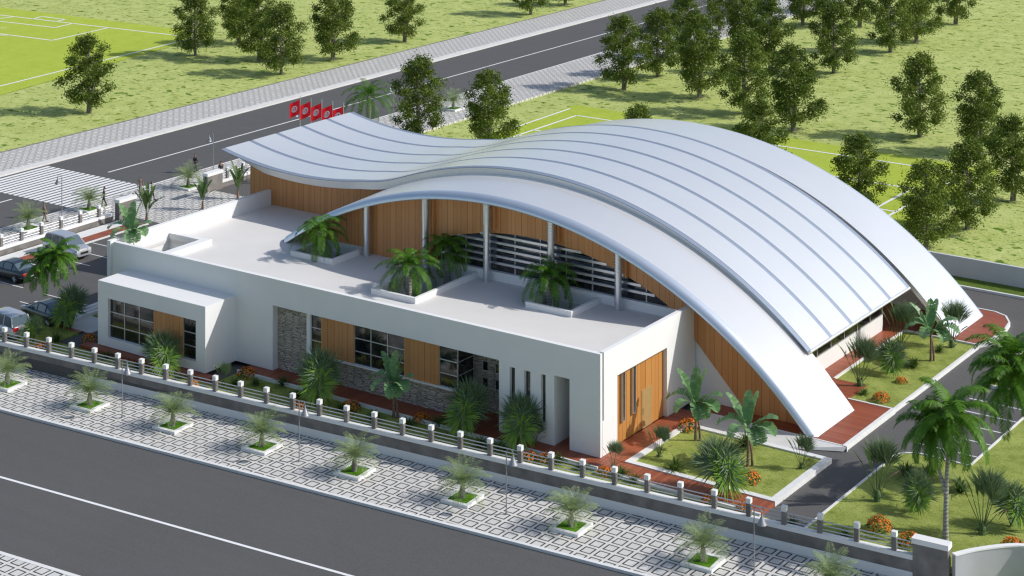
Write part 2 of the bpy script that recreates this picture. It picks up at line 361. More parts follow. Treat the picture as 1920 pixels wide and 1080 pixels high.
struct('front_deck_kerb', MB().box(-28.1, .6, -1.32, -1.2, ZS, .03), M['kerb'])
struct('garden_deck', MB().prism([(1.2, -1.35), (11.35, -1.35), (11.35, .4), (1.2, .4)], ZS, -.05), M['deckf'])
struct('garden_deck_kerb', MB().box(.9, 11.4, -1.5, -1.35, ZS, -.02), M['kerb'])
kb = MB(); frame(kb, 1.45, 11.4, .4, 7.85, .42, ZS, .01); struct('garden_kerb', kb, M['kerb'])
struct('garden_lawn', MB().box(1.87, 10.98, .82, 7.43, ZS, -.08), M['lawn'])
rp = MB(); rp.add([(1.5, 9.95, -.005), (11.4, 9.95, -.005), (11.3, 9.75, -.24), (7.4, 8.0, -.296), (1.5, 8.0, -.296)], [(4, 3, 2, 1, 0)])
struct('sloping_apron', rp, M['conc']); struct('ramp_edge', MB().box(1.2, 11.42, 9.95, 10.05, ZS, .02), M['white'])
struct('side_deck', MB().prism([(1.2, 10.05), (11.1, 10.05), (11.1, 17.25), (8.1, 17.25), (8.1, 20.2), (5.7, 20.2), (5.7, 32.0), (11.0, 32.0), (11.5, 33), (11.6, 36), (11.3, 37.8), (10.6, 39), (9.6, 39.5), (-8, 39.5), (-8, 32), (0, 20), (0, 12)], ZS, 0.0), M['deckx'])
k2 = MB(); k2.box(11.1, 11.35, 9.95, 17.4, ZS, .03); k2.box(8.1, 11.1, 17.25, 17.4, ZS, .03); k2.box(5.7, 5.85, 20.2, 32, ZS, .03); k2.box(5.85, 11.0, 31.9, 32.02, ZS, .03)
rim = [(11.0, 32.02), (11.5, 33), (11.6, 36), (11.3, 37.8), (10.6, 39), (9.6, 39.5), (2, 39.5)]
for p, q in zip(rim, rim[1:]):
    d = Vector((q[0] - p[0], q[1] - p[1])).normalized(); n_ = Vector((d.y, -d.x)) * .14
    k2.prism([p, q, (q[0] + n_.x, q[1] + n_.y), (p[0] + n_.x, p[1] + n_.y)], ZS, .03)
k2.box(11.1, 11.3, 17.4, 32.0, ZS, -.05)
struct('deck_kerb', k2, M['kerb'])
struct('side_lawn', MB().prism([(8.1, 17.4), (11.1, 17.4), (11.1, 31.9), (5.85, 31.9), (5.85, 20.2), (8.1, 20.2)], ZS, -.09), M['lawn'])
# right hand lawn
rb = [(14.25, S(14, -3.6)[1]), (14.25, 10.6), (14.5, 11.3), (15.2, 11.75), (18.55, 11.75), (18.55, 21.6), (18.1, 24.9), (18.1, 25.2), (33.9, 25.2), (33.9, 14), (30.7, 6.3), (27.1, 1.85), (25.2, 1.1), (23.65, -.5), (22.95, -1.85), (22.0, S(22, -3.6)[1])]
struct('right_lawn', MB().prism(rb, ZS, -.16), M['lawn'])
k3 = MB(); rr = rb[:8]
for p, q in zip(rr, rr[1:]):
    d = Vector((q[0] - p[0], q[1] - p[1])).normalized(); n_ = Vector((-d.y, d.x)) * .13
    k3.prism([p, q, (q[0] + n_.x, q[1] + n_.y), (p[0] + n_.x, p[1] + n_.y)], ZS, -.1)
struct('right_kerb', k3, M['kerb'])
struct('rear_lawn', MB().prism([(14.2, 25.3), (17.2, 25.3), (33.9, 25.3), (33.9, 40), (20, 40), (15, 36), (14.2, 33)], ZS, -.17), M['lawn'])
k4 = MB(); k4.box(14.05, 14.2, 25.3, 33, ZS, -.1); k4.box(14.2, 18, 25.15, 25.3, ZS, -.1); struct('rear_kerb', k4, M['kerb'])
pk = MB()
for i in range(5): pk.box(14.25, 18.5, 13.62 + i * 2.24, 13.72 + i * 2.24, ZS, ZS + .006)
struct('parking_lines', pk, M['line'])
# verge and kerb along the back wall
struct('back_verge', MB().box(-62, 40, 44.6, 46.7, ZS, -.18), M['verge'])
struct('back_verge_kerb', MB().box(-62, 40, 44.4, 44.6, ZS, -.12), M['kerb'])
# west side: car park, deck strip, path
struct('west_deck', MB().box(-60.9, -59.6, 6, 21.2, ZS, ZS + .05), M['deckx'])
wk = MB(); wk.box(-62.3, -60.9, -2, 21.0, ZS, ZS + .06); wk.box(-59.6, -59.35, 4, 21.4, ZS, ZS + .06); struct('west_kerb', wk, M['kerb'])
pp = MB()
for y in (3.2, 5.5, 7.8, 10.1, 12.4, 14.7, 17.0): pp.box(-59.2, -54.6, y, y + .1, ZS, ZS + .006)
for y in (3.1, .8, -1.5): pp.box(-52.2, -47.4, y, y + .1, ZS, ZS + .006)
struct('west_parking_lines', pp, M['line'])
struct('west_path', MB().box(-47.2, -42.4, -1.2, 60, ZS, ZS + .05), M['conc'])
wl = MB(); wl.box(-45.0, -44.2, 1.5, 33, ZS, ZS + .12); struct('west_lawn_strip', wl, M['lawn'])
wst = MB()
for i, x in enumerate((-46.9, -46.2, -45.5)): wst.box(x, x + .35, -.5, 60, ZS, ZS + .16 + .06 * i)
struct('west_steps', wst, M['conc'])
struct('corner_lawn', MB().prism([(-52, S(-52, -3.6)[1]), (-43, S(-43, -3.6)[1]), (-43, -1.4), (-47.2, -1.4), (-47.2, -1.8), (-52, -1.8)], ZS, ZS + .08), M['lawn'])
struct('corner_walk', MB().box(-52, -43, -1.7, -1.3, ZS, ZS + .1), M['deckf'])

# ================================================================== MAIN BUILDING
B = empty('sports_hall', (0, 0, 0), label='white sports hall under a sweeping wave shaped metal roof, with a flat roofed front wing', cat='building')
# low front wing -----------------------------------------------------------
XL = -41.3
front = MB()
FH = [(-26.05, -7.4, 0, 4.4), (-6.6, -6.2, 1.2, 4.15), (-5.52, -5.05, 1.2, 4.15), (-4.28, -3.93, 1.2, 4.17), (-3.31, -2.19, 0, 4.28)]
holed(front, XL, 0, 0, 6.2, 0, .22, FH, AX_XZ); front.box(XL, -.45, .22, .34, 5.2, 6.2)
# returns, piers and soffit behind the slab
front.box(-26.35, -26.05, .25, 2.6, 0, 4.4); front.box(-7.4, -7.1, .25, 2.6, 0, 4.4)
front.box(-3.61, -3.31, .25, 4.2, 0, 4.4); front.box(-2.19, -1.89, .25, 2.0, 0, 4.4)
front.box(-26.35, -1.89, .25, 4.4, 4.42, 4.6)
front.build('front_wall', M['white'], B)
side = MB(); holed(side, .42, 11.6, 0, 6.2, -.3, 0, [(1.95, 7.95, 0, 4.37)], AX_YZ)
side.box(-.3, 0, .25, .42, 0, 2.1); side.build('side_wall', M['white'], B)
MB().box(-.3, -.12, .22, .42, 2.1, 6.08).build('wall_slot', M['lamp'], B)
dp = MB().box(-.32, -.28, 1.9, 8.0, 0, 4.4).build('door_panel', M['woody'], B)
dl = MB().box(-.28, -.25, 5.3, 6.5, 0, 2.4).build('door', M['doorleaf'], B)
MB().tube([(-.2, 5.42, .9), (-.2, 5.42, 1.3)], .02, 6).build('handle', M['steel'], dl)
for (y0, y1, z0, z1) in ((1.97, 2.12, .25, 4.3), (2.75, 3.05, 1.27, 4.3), (4.0, 4.32, 1.37, 4.3)):
    f = MB(); holed(f, y0, y1, z0, z1, -.28, -.10, [(y0 + .06, y1 - .04, z0 + .05, z1 - .03)], AX_YZ); wn = f.build('slot_window', M['steel'], B)
    MB().box(-.275, -.27, y0 + .05, y1 - .03, z0 + .04, z1 - .02).build('pane', M['glass'], wn)
west = MB().box(-41.95, -41.6, .0, 17.3, -.3, 6.2); west.box(-41.6, -41.3, .12, .35, -.3, 6.05); west.build('west_wall', M['white'], B)
# flat roof with planted openings
H1, H2, H3, H4 = (-31.0, -27.5, 7.95, 11.3), (-20.7, -17.35, 4.4, 11.3), (-10.5, -7.3, 8.0, 11.3), (-41.55, -38.5, .3, 5.9)
rf = MB(); holed(rf, -41.6, -.3, .25, 17.4, 4.75, 5.0, [H1, H2, H3, H4], AX_XY); rf.build('flat_roof', M['roofing'], B)
for (x0, x1, y0, y1) in (H1, H2, H3):
    kbm = MB(); z0, z1 = 5.0, 5.38; t = .22
    kbm.box(x0 - t, x1 + t, y0 - t, y0, z0, z1); kbm.box(x0 - t, x0, y0, y1 + .2, z0, z1); kbm.box(x1, x1 + t, y0, y1 + .2, z0, z1)
    kbm.box(x0, x1, y1 - .02, y1 + .2, 4.6, z1)
    kbm.box(x0 - .1, x0, y0, y1, .1, 4.74); kbm.box(x1, x1 + .1, y0, y1, .1, 4.74); kbm.box(x0, x1, y1 - .1, y1 - .02, .1, 4.7); kbm.box(x0, x1, y0 - .1, y0, .1, 4.74)
    kbm.build('planting_well', M['white'], B)
    MB().box(x0, x1, y0, y1 - .1, 3.3, 3.4).build('soil', M['soil'], B)
x0, x1, y0, y1 = H4; kbm = MB(); kbm.box(x1, x1 + .7, .25, y1 + .6, 5.0, 5.42); kbm.box(-41.6, x1, y1, y1 + .5, 5.0, 5.42); kbm.box(x1 + .001, x1 + .1, y0, y1, 0, 4.74); kbm.box(-41.6, x1, y1 + .001, y1 + .1, 0, 4.74)
kbm.build('corner_well', M['white'], B); MB().box(x0, x1, y0, y1, 1.0, 1.1).build('soil', M['soil'], B)
# recessed window band
YW = .5
st = MB(); st.box(-26.05, -23.4, YW, YW + .2, 0, 4.42); st.box(-23.4, -10.95, YW, YW + .2, 0, 1.55); st.box(-11.15, -10.95, YW + .2, 2.3, 0, 1.55)
holed(st, -10.95, -7.4, 0, 4.42, 2.3, 2.5, [(a, a + .45, z, z + .62) for a in (-10.35, -9.35) for z in (1.45, 2.5)], AX_XZ)
st.build('stone_cladding', M['stone'], B)
sl_ = MB(); sl_.box(-23.4, -10.8, YW - .16, YW + .05, 1.55, 1.66); sl_.box(-10.95, -10.72, YW + .05, 2.3, 1.55, 1.66); sl_.box(-23.4, -23.05, YW - .1, YW + .2, 1.6, 4.42); sl_.build('sill', M['white'], B)
for x0, x1 in ((-22.15, -19.38), (-15.17, -12.4)): MB().box(x0, x1, YW - .05, YW + .2, 1.66, 4.42).build('wood_panel', M['woodx'], B)
def window(x0, x1, z0, z1, Y, cols, rows, axis=0, fr=.06, name='window', mat='rail', par=B, dep=.08):
    f = MB(); ax = (AX_XZ if axis == 0 else AX_YZ); A_ = [x0 + (x1 - x0) * i / cols for i in range(cols + 1)]; Z_ = rows if isinstance(rows, list) else [z0 + (z1 - z0) * i / rows for i in range(rows + 1)]
    hs = [(A_[i] + fr / 2, A_[i + 1] - fr / 2, Z_[j] + fr / 2, Z_[j + 1] - fr / 2) for i in range(cols) for j in range(len(Z_) - 1)]
    c0, c1 = (Y, Y + dep) if axis == 0 else (Y - dep, Y)
    holed(f, x0, x1, z0, z1, c0, c1, hs, ax); o = f.build(name, M[mat], par)
    p = MB()
    if axis == 0: p.box(x0 + .01, x1 - .01, Y + dep * .5, Y + dep * .5 + .02, z0 + .01, z1 - .01)
    else: p.box(Y - dep * .5 - .02, Y - dep * .5, x0 + .01, x1 - .01, z0 + .01, z1 - .01)
    p.build('pane', M['glass'], o); return o
rz = [1.66, 2.5, 3.36, 4.41]
window(-23.05, -22.17, 1.66, 4.41, YW, 1, rz); window(-19.36, -15.19, 1.66, 4.41, YW, 3, rz); window(-12.38, -10.95, 1.66, 4.41, YW, 1, rz)
window(YW + .08, 2.3, 1.66, 4.41, -10.95, 1, rz, axis=1)
for a in (-10.35, -9.35):
    for z in (1.45, 2.5): window(a, a + .45, z, z + .62, 2.36, 1, 1, fr=.05, name='small_window', mat='white')
for x0, x1, z0, z1 in FH[1:4]: window(x0, x1, z0, z1, .2, 1, 1, fr=.03, name='slit_window', mat='white', dep=.04)
MB().box(-26, -1.9, 4.2, 4.4, 0, 4.42).build('inner_wall', M['white'], B)
# projecting box room
bx = MB(); x0, x1 = -39.7, -29.4
holed(bx, x0, x1, 0, 3.38, -3.0, -2.75, [(-38.7, -30.27, .62, 3.38)], AX_XZ)
bx.box(x0, x1, -3.0, 0, 3.38, 4.48); bx.box(x1 - .25, x1, -2.75, 0, 0, 3.38)
holed(bx, -2.75, 0, 0, 3.38, x0, x0 + .25, [(-2.75, -1.5, 2.75, 3.38)], AX_YZ); bx.build('box_room', M['white'], B)
window(-38.7, -34.4, .62, 3.38, -2.8, 3, [.62, 1.45, 2.4, 3.38]); MB().box(-34.4, -31.62, -2.85, -2.7, .55, 3.38).build('wood_panel', M['woodx'], B)
window(-31.62, -30.27, .62, 3.38, -2.8, 1, [.62, 1.5, 2.4, 3.38])
# great hall roofs ----------------------------------------------------------
RC, RZ0, RR = -15.4, -21.9, 32.5                             # centre and radius of the flank arc (underside)
def flank_profile(n=150, r=RR, a_left=18.3, foot=-.0):
    t0 = math.asin(-a_left / r); t1 = math.acos((foot - RZ0) / r)
    return [(RC + r * math.sin(t0 + (t1 - t0) * i / n), RZ0 + r * math.cos(t0 + (t1 - t0) * i / n)) for i in range(n + 1)]
def flank(y_front, y_back, sgn):
    lo, hi = flank_profile(r=RR), flank_profile(r=RR + .5, a_left=19.1)
    # section: under lip, rolled lip, flat top
    sec = []                                                # (y offset from front, radial offset)
    for k in range(9):
        a = math.pi / 2 * k / 8; sec.append((.62 - .62 * math.cos(a), .04 + .46 * math.sin(a)))
    L = abs(y_back - y_front); sec.append((L, .5)); sec.append((L, .16)); sec.append((.3, .16)); sec.append((.0, .0))
    n = 150; rows = []
    t0 = math.asin(-18.4 / RR)
    for i in range(n + 1):
        row = []
        for (dy, dr) in sec:
            if dy > 5: dr += .30 * math.sin(math.pi * min(1, i / n * 1.05)) ** .6 if i / n < .952 else 0
            r = RR + dr; t1 = math.acos((0.0 - RZ0) / r) ; t = t0 + (t1 - t0) * i / n
            row.append((RC + r * math.sin(t), y_front + sgn * dy, RZ0 + r * math.cos(t)))
        rows.append(row)
    m = len(sec); vs = [p for r_ in rows for p in r_]; top = MB(); lip = MB()
    def addf(mb, ks):
        for i in range(n):
            for k in ks:
                k1 = (k + 1) % m; q = [rows[i][k], rows[i + 1][k], rows[i + 1][k1], rows[i][k1]]
                mb.add(q if sgn > 0 else q[::-1], [(3, 2, 1, 0)])
    def grid(ks):
        mb = MB(); idx = sorted({k % m for kk in ks for k in (kk, kk + 1)}, key=lambda z: z)
        order = list(ks) + [ks[-1] + 1]; order = [k % m for k in order]
        vv = [rows[i][k] for i in range(n + 1) for k in order]; w_ = len(order)
        fs = [(i * w_ + k, i * w_ + k + 1, (i + 1) * w_ + k + 1, (i + 1) * w_ + k) for i in range(n) for k in range(w_ - 1)]
        mb.add(vv, fs if sgn > 0 else [f[::-1] for f in fs]); return mb
    lipm = grid([11, 12, 13, 14, 15, 16, 17, 18, 19, 20][1:] if False else [12, 0, 1, 2, 3, 4, 5, 6, 7]) if False else None
    o1 = MB(); 
    a = grid([0, 1, 2, 3, 4, 5, 6, 7]); a2 = grid([8, 9, 10, 11])
    rfm = a2.build('flank_roof', [M['flank']], B, smooth=True); rfm['label'] = 'pale arched roof band reaching the ground'
    a.build('rolled_edge', M['lip'], rfm, smooth=True); grid([12]).build('soffit_trim', M['seam'], rfm)
    return rfm
YF0, YF1, YB0, YB1 = 10.05, 15.7, 38.6, 32.4
flank(YF0, YF1, 1); flank(YB0, YB1, -1)
# centre wave roof
YC0, YC1 = 15.1, 31.35
def zc(x):                                                   # top of the wave roof
    cv = -20.6 + math.sqrt(max(0, 32.4 ** 2 - (x + 15.5) ** 2))
    cc = 8.45 + 36.0 - math.sqrt(max(0, 36.0 ** 2 - (x + 36.6) ** 2))
    t = min(1, max(0, (x + 31.2) / 6.6)); t = t * t * (3 - 2 * t)
    return cc * (1 - t) + cv * t
xs = [-44.85 + (6.35 + 44.85) * i / 140 for i in range(141)]
def thick(x): return .04 + .62 * min(1, max(0, (x + 44.85) / 4.2)) if x < 0 else .62 - .45 * min(1, x / 6)
def band(name, y0, y1, dz, mat, par=B, th=.05, xa=0, xb=141):
    mb = MB(); X = xs[xa:xb]
    sec = [(y0, 0), (y1, 0), (y1, -th), (y0, -th)]; n = len(X)
    vv = [(x, y, zc(x) + dz + d) for x in X for (y, d) in sec]
    fs = [(i * 4 + k, i * 4 + (k + 1) % 4, (i + 1) * 4 + (k + 1) % 4, (i + 1) * 4 + k) for i in range(n - 1) for k in range(4)]
    fs = [f[::-1] for f in fs] + [(0, 1, 2, 3), tuple((n - 1) * 4 + k for k in (3, 2, 1, 0))]
    mb.add(vv, fs); return mb.build(name, mat, par, smooth=True)
def inset(x): return .35 if x < -32 else max(.07, .35 - .28 * (x + 32) / 8)
core = MB(); n = len(xs)
vv = [];
for x in xs: vv += [(x, YC0 + .06, zc(x) - .03), (x, YC1 - .06, zc(x) - .03), (x, YC1 - inset(x), zc(x) - thick(x)), (x, YC0 + inset(x), zc(x) - thick(x))]
fs = [tuple(reversed((i * 4 + k, i * 4 + (k + 1) % 4, (i + 1) * 4 + (k + 1) % 4, (i + 1) * 4 + k))) for i in range(n - 1) for k in range(4)] + [(0, 1, 2, 3), tuple((n - 1) * 4 + k for k in (3, 2, 1, 0))]
core.add(vv, fs); WR = core.build('wave_roof', M['fascia'], B, smooth=True)
PW = (YC1 - YC0 - .3) / 5
for i in range(5):
    y0 = YC0 + .15 + PW * i + .21; band('roof_panel', y0, y0 + PW - .42, .05, M['panel'], WR)
for i in range(6):
    y = YC0 + .15 + PW * i; e = .26 if i in (0, 5) else .21
    band('roof_seam', y - e, y + e, .03, M['seam'], WR); zz = zc(6.35)
MB().tube([(6.42, YC0 + .1, zc(6.35) - .02), (6.42, YC1 - .1, zc(6.35) - .02)], .11, 10).build('eave_tube', M['panel'], WR, smooth=True)
# walls under the wave roof
def under(x): return zc(x) - thick(x) - .01
def wallxz(poly_x0, poly_x1, zlow, Y0, Y1, name, mat, step=.6):
    mb = MB(); k = int((poly_x1 - poly_x0) / step) + 1; X = [poly_x0 + (poly_x1 - poly_x0) * i / k for i in range(k + 1)]
    for a_, b_ in zip(X, X[1:]): mb.xzprism([(a_, zlow), (b_, zlow), (b_, under(b_)), (a_, under(a_))], Y0, Y1)
    return mb.build(name, mat, B)
wallxz(-43.9, -20, -.3, 17.35, 17.6, 'wood_wall', M['woodx'])
wallxz(-43.9, 4.3, -.3, 29.6, 29.9, 'rear_wall', M['white'])
wk_ = MB().box(-43.9, -43.65, 17.6, 29.6, -.3, under(-43.9)); wk_.build('west_gable', M['woody'], B)
# under the front flank: wooden wall with arched glazing
YA = 11.45
def arc_under(x): return RZ0 + math.sqrt(max(0, RR ** 2 - (x - RC) ** 2)) + .1
def arc_in(x):
    d = 23.2 ** 2 - (x + 12.8) ** 2
    return -14.75 + math.sqrt(d) if d > 0 else -99
def inner_low(x):                                           # lower rim of the wooden band
    if x < -20.6: return 4.7
    if x < -1.8: return max(arc_in(x), 5.0)
    if x < 0.0: return 5.0 - (x + 1.8) * .55
    return 3.95 - x * 1.02
aw = MB(); X = [-33.8 + i * .35 for i in range(122)]
X = [x for x in X if x < 8.4] + [8.4]
for a_, b_ in zip(X, X[1:]):
    la, lb = max(-.02, inner_low(a_ + .001)), max(-.02, inner_low(b_ - .001)); ua, ub = arc_under(a_), arc_under(b_)
    if ua > la and ub > lb: aw.xzprism([(a_, la), (b_, lb), (b_, ub), (a_, ua)], YA, YA + .22)
aw.build('arched_wood_wall', M['woodx'], B)
MB().box(-20.6, -.3, YA - .08, YA + .4, 4.6, 5.62).build('plinth', M['white'], B)
gl = MB(); XG = [-20.8 + i * .635 for i in range(31)]
for a_, b_ in zip(XG, XG[1:]): gl.xzprism([(a_, 5.55), (b_, 5.55), (b_, max(5.6, arc_in(b_) + .15)), (a_, max(5.6, arc_in(a_) + .15))], YA + .24, YA + .28)
gw = gl.build('arched_window', M['glass'], B)
for i in range(10): MB().box(-20.5 + i * 2.1, -20.5 + i * 2.1 + .06, YA + .14, YA + .24, 5.6, arc_in(-20.5 + i * 2.1) + .1).build('mullion', M['rail'], gw)
for i, z in enumerate((6.15, 6.62, 7.09, 7.56, 8.03)):
    half = math.sqrt(23.2 ** 2 - (z + 14.75) ** 2) - .2
    lv = MB().box(max(-20.55, -12.8 - half), -12.8 + half, YA - .06, YA + .2, z, z + .16); lv.build('louvre', M['steel'], gw)
for i in range(4):                                           # slender returns beside the columns
    MB().box(-21.05 + i * 5.32, -20.9 + i * 5.32, YA - .3, YA, (4.99 if i == 0 else 8.6 if i < 3 else arc_in(-5.0)), arc_under(-21 + i * 5.32)).build('wall_fin', M['woodx'], B)
# recess behind the wedge
MB().xzprism([(-.1, -.2), (8.0, -.2), (6.6, 1.2), (4.6, 3.2), (2.4, 4.9), (.4, 5.9), (-.1, 6.1)], YA + .25, YA + .4).build('recess_wall', M['white'], B)
# rear arch wall
rw = MB()
for a_, b_ in zip(X, X[1:]): rw.xzprism([(a_, -.02), (b_, -.02), (b_, max(0, arc_under(b_))), (a_, max(0, arc_under(a_)))], 37.0, 37.25)
rw.build('rear_arch_wall', M['white'], B)
# columns
for i in range(5):
    x = -26.7 + 5.33 * i; zt = arc_under(x) + .02
    c = MB().tube([(x, 10.85, 5.0), (x, 10.85, zt)], .25, 16).build('column', M['steel'], B, smooth=True)
    cr = MB()
    for k in range(7): cr.tube([(x, 10.85, zt - .45 - .2 * k), (x, 10.85, zt - .38 - .2 * k)], .285, 16)
    cr.build('collar', M['steel'], c)
# east glazed wall under the eave
MB().box(4.25, 4.5, 16.0, 31.0, 0, 1.12).build('east_wall', M['white'], B)
window(16.0, 31.0, 1.12, 3.4, 4.5, 7, 1, axis=1, fr=.08, name='strip_window', dep=.12)
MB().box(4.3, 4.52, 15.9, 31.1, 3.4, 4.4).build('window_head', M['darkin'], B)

# ================================================================== FENCES
def fence_run(name, label, mtx, s0, s1, t0, t1, posts, zlow, ztop=.4, inside=None, closed=True, rail_s=None):
    e = empty(name, (0, 0, 0), label=label, cat='fence')
    MB(mtx).box(s0, s1, t0, t1, zlow + .5, ztop - .25).build('stone_band', M['darkstone'], e)
    MB(mtx).box(s0, s1, t0 - .02, t1 + .02, zlow, zlow + .5).build('plinth', M['white'], e)
    MB(mtx).box(s0, s1, t0 - .03, t1 + .03, ztop - .25, ztop).build('coping', M['white'], e)
    return e
posts_s = [S and None]
def sproj(p): return p[0] * SU[0] + p[1] * SU[1]
sp0 = sproj(G(51, 650, .4)); sp1 = sproj(G(1677.6, 1030, .4)); T0, T1 = -3.95, -3.67
fe = fence_run('front_fence', 'long low white and grey wall with posts and rails along the front street', SMX, sproj((-62.9, -8.5)), sp1 + 1.05, T0, T1, None, -1.0)
def post(mtx, s, t0, t1, zt, par, wd=.125):
    tc = (t0 + t1) / 2; p = MB(mtx).box(s - wd, s + wd, tc - wd, tc + wd, zt, zt + .72).build('post', M['darkstone'], par)
    MB(mtx).box(s - wd - .015, s + wd + .015, tc - wd - .015, tc + wd + .015, zt + .72, zt + 1.0).build('cap', M['white'], p)
st_ = (sp1 - sp0) / 30; ps = [sp0 + st_ * i for i in range(-10, 31)]
ps = [s for s in ps if s > sproj((-62.5, -8.4))]
for s in ps: post(SMX, s, T0, T1, .4, fe)
for a_, b_ in zip(ps, ps[1:] + [sp1 + 1.05]):
    r = MB(SMX); bb = b_ - (.125 if b_ in ps else 0)
    for z in (.60, .82, 1.03): r.tube([(a_ + .125, (T0 + T1) / 2, z), (bb, (T0 + T1) / 2, z)], .028, 6)
    r.build('rails', M['rail'], fe)
def pier(name, label, mtx, s0, s1, t0, t1, z0, z1):
    e = MB(mtx).box(s0, s1, t0, t1, z0, z1 - .28); o = e.build(name, M['darkstone'], None, label=label, cat='gate pier')
    MB(mtx).box(s0 - .05, s1 + .05, t0 - .05, t1 + .05, z1 - .28, z1).build('cap', M['white'], o); return o
pier('gate_pier', 'broad grey gate pier with white cap at the east end of the front fence', SMX, sp1 + 1.06, sp1 + 2.95, T0 - .06, T1 + .2, -1.0, 1.35)
cw = empty('curved_wall', (0, 0, 0), label='plain white curved wall sweeping away from the east gate pier', cat='wall')
cp = [(23.1, -2.1), (23.9, -.75), (25.4, .85), (27.3, 1.6), (31, 6), (34, 14)]
def smooth_line(P, k=6):
    out = []
    for i in range(len(P) - 1):
        p0, p1, p2, p3 = P[max(i - 1, 0)], P[i], P[i + 1], P[min(i + 2, len(P) - 1)]
        for j in range(k):
            t = j / k; out.append(tuple(.5 * (2 * p1[c] + (p2[c] - p0[c]) * t + (2 * p0[c] - 5 * p1[c] + 4 * p2[c] - p3[c]) * t * t + (3 * p1[c] - p0[c] - 3 * p2[c] + p3[c]) * t ** 3) for c in (0, 1)))
    return out + [P[-1]]
cp = smooth_line(cp)
cb, ct = MB(), MB()
nr = []
for i in range(len(cp)):
    d = Vector((cp[min(i + 1, len(cp) - 1)][0] - cp[max(i - 1, 0)][0], cp[min(i + 1, len(cp) - 1)][1] - cp[max(i - 1, 0)][1])).normalized(); nr.append(Vector((-d.y, d.x)))
def wallstrip(mb, o0, o1, z0, z1):
    vs = []
    for p, n_ in zip(cp, nr): vs += [(p[0] + n_.x * o0, p[1] + n_.y * o0, z0), (p[0] + n_.x * o1, p[1] + n_.y * o1, z0), (p[0] + n_.x * o1, p[1] + n_.y * o1, z1), (p[0] + n_.x * o0, p[1] + n_.y * o0, z1)]
    m_ = len(cp); mb.add(vs, [(i * 4 + k, (i + 1) * 4 + k, (i + 1) * 4 + (k + 1) % 4, i * 4 + (k + 1) % 4)[::-1] for i in range(m_ - 1) for k in range(4)] + [(0, 1, 2, 3), tuple((m_ - 1) * 4 + k for k in (3, 2, 1, 0))])
wallstrip(cb, 0, .25, -1.2, .82); wallstrip(ct, -.03, .28, .82, .9)
cb.build('wall_body', plain('shaded_white_render', (.42, .43, .45), .8, var=.04, sc=.8), cw, smooth=True); ct.build('coping', M['white'], cw)  # white wall body: shade put into the colour as grey, coping left white
LM = Matrix.Translation((0, 0, 0)) @ Matrix.Rotation(R(90), 4, 'Z')      # s along +y, t along -x
def west_fence(label, y0, y1, ys):
    f = fence_run('side_fence', label, LM, y0, y1, 62.65, 62.95, None, -1.0)
    for y in ys: post(LM, y, 62.65, 62.95, .4, f)
    yy = [y0] + list(ys) + [y1]
    for a_, b_ in zip(yy, yy[1:]):
        r = MB(LM)
        for z in (.60, .82, 1.03): r.tube([(a_ + .12, 62.8, z), (b_ - .12, 62.8, z)], .028, 6)
        r.build('rails', M['rail'], f)
west_fence('low wall with posts and rails beside the car park, facing the zebra crossing', -8.3, 20.4, [8.07 + 2.15 * i for i in range(-7, 6)])
west_fence('low wall with posts and rails north of the entrance, running behind the hall', 32.7, 46.8, [34.9 + 2.15 * i for i in range(6)])
for (px, py, lb) in ((222, 417, 'grey entrance pier with white cap on the car park side of the gateway'), (390, 367, 'grey entrance pier with white cap nearest the hall roof tip')):
    yy = G(px, py, -.9)[1]
    pier('entrance_pier', lb, LM, yy - 1.0, yy + 1.0, 62.4, 62.95, -1.0, 1.45)
MB().box(-62.6, 40, 46.75, 47.0, -1.2, 1.35).build('boundary_wall', M['bwall'], None, label='long plain pale boundary wall behind the hall', cat='wall')

# ================================================================== PLANTS
def rnd(a, b): return random.uniform(a, b)
def frond(mb, az, el, L, droop, nl=22, ll=.5, lw=.05, base=(0, 0, 0), hang=.35, sw=.02, seg=7, taper=True):
    """a feather leaf: curved stalk with leaflets on both sides"""
    dirh = Vector((math.cos(az), math.sin(az), 0)); P = []; p = Vector(base); e = el
    for i in range(seg + 1):
        P.append(p.copy()); p = p + (dirh * math.cos(e) + Vector((0, 0, math.sin(e)))) * (L / seg); e -= droop / seg * (1 + .5 * i / seg)
    side = Vector((-dirh.y, dirh.x, 0))
    mb.cur = 0
    mb.quadstrip([q + side * sw * (1 - .8 * i / seg) for i, q in enumerate(P)], [q - side * sw * (1 - .8 * i / seg) for i, q in enumerate(P)])
    for k in range(nl):
        t = .10 + .9 * k / (nl - 1); f = t * seg; i = min(seg - 1, int(f)); q = P[i].lerp(P[i + 1], f - i); d = (P[i + 1] - P[i]).normalized()
        l = ll * (math.sin(math.pi * (.12 + .80 * t)) ** .6 if taper else 1) * rnd(.85, 1.1)
        for s in (-1, 1):
            up = side.cross(d) * -1
            v = (side * s * .85 + d * .55 - Vector((0, 0, 1)) * (hang + rnd(-.1, .15))).normalized()
            w_ = d * lw
            m_ = q + v * l * .55 + Vector((0, 0, .04)); tip = q + v * l - Vector((0, 0, .12 * l))
            mb.add([q - w_ * .4, q + w_ * .4, m_ + w_, tip, m_ - w_ * .6], [(0, 1, 2, 4), (4, 2, 3)])
def palm_crown(nf, L, ll, seedv, lw=.05, up=1.25, low=-.35, droop=1.5, nl=22, hang=.4):
    random.seed(seedv); mb = MB()
    for i in range(nf):
        t = i / (nf - 1); el = up - (up - low) * t + rnd(-.1, .1)
        frond(mb, i * 2.399 + rnd(-.2, .2), el, L * rnd(.85, 1.08) * (.8 + .25 * t), droop * rnd(.8, 1.2), nl=nl, ll=ll, lw=lw, hang=hang, base=(0, 0, -.25 * t))
    return mb
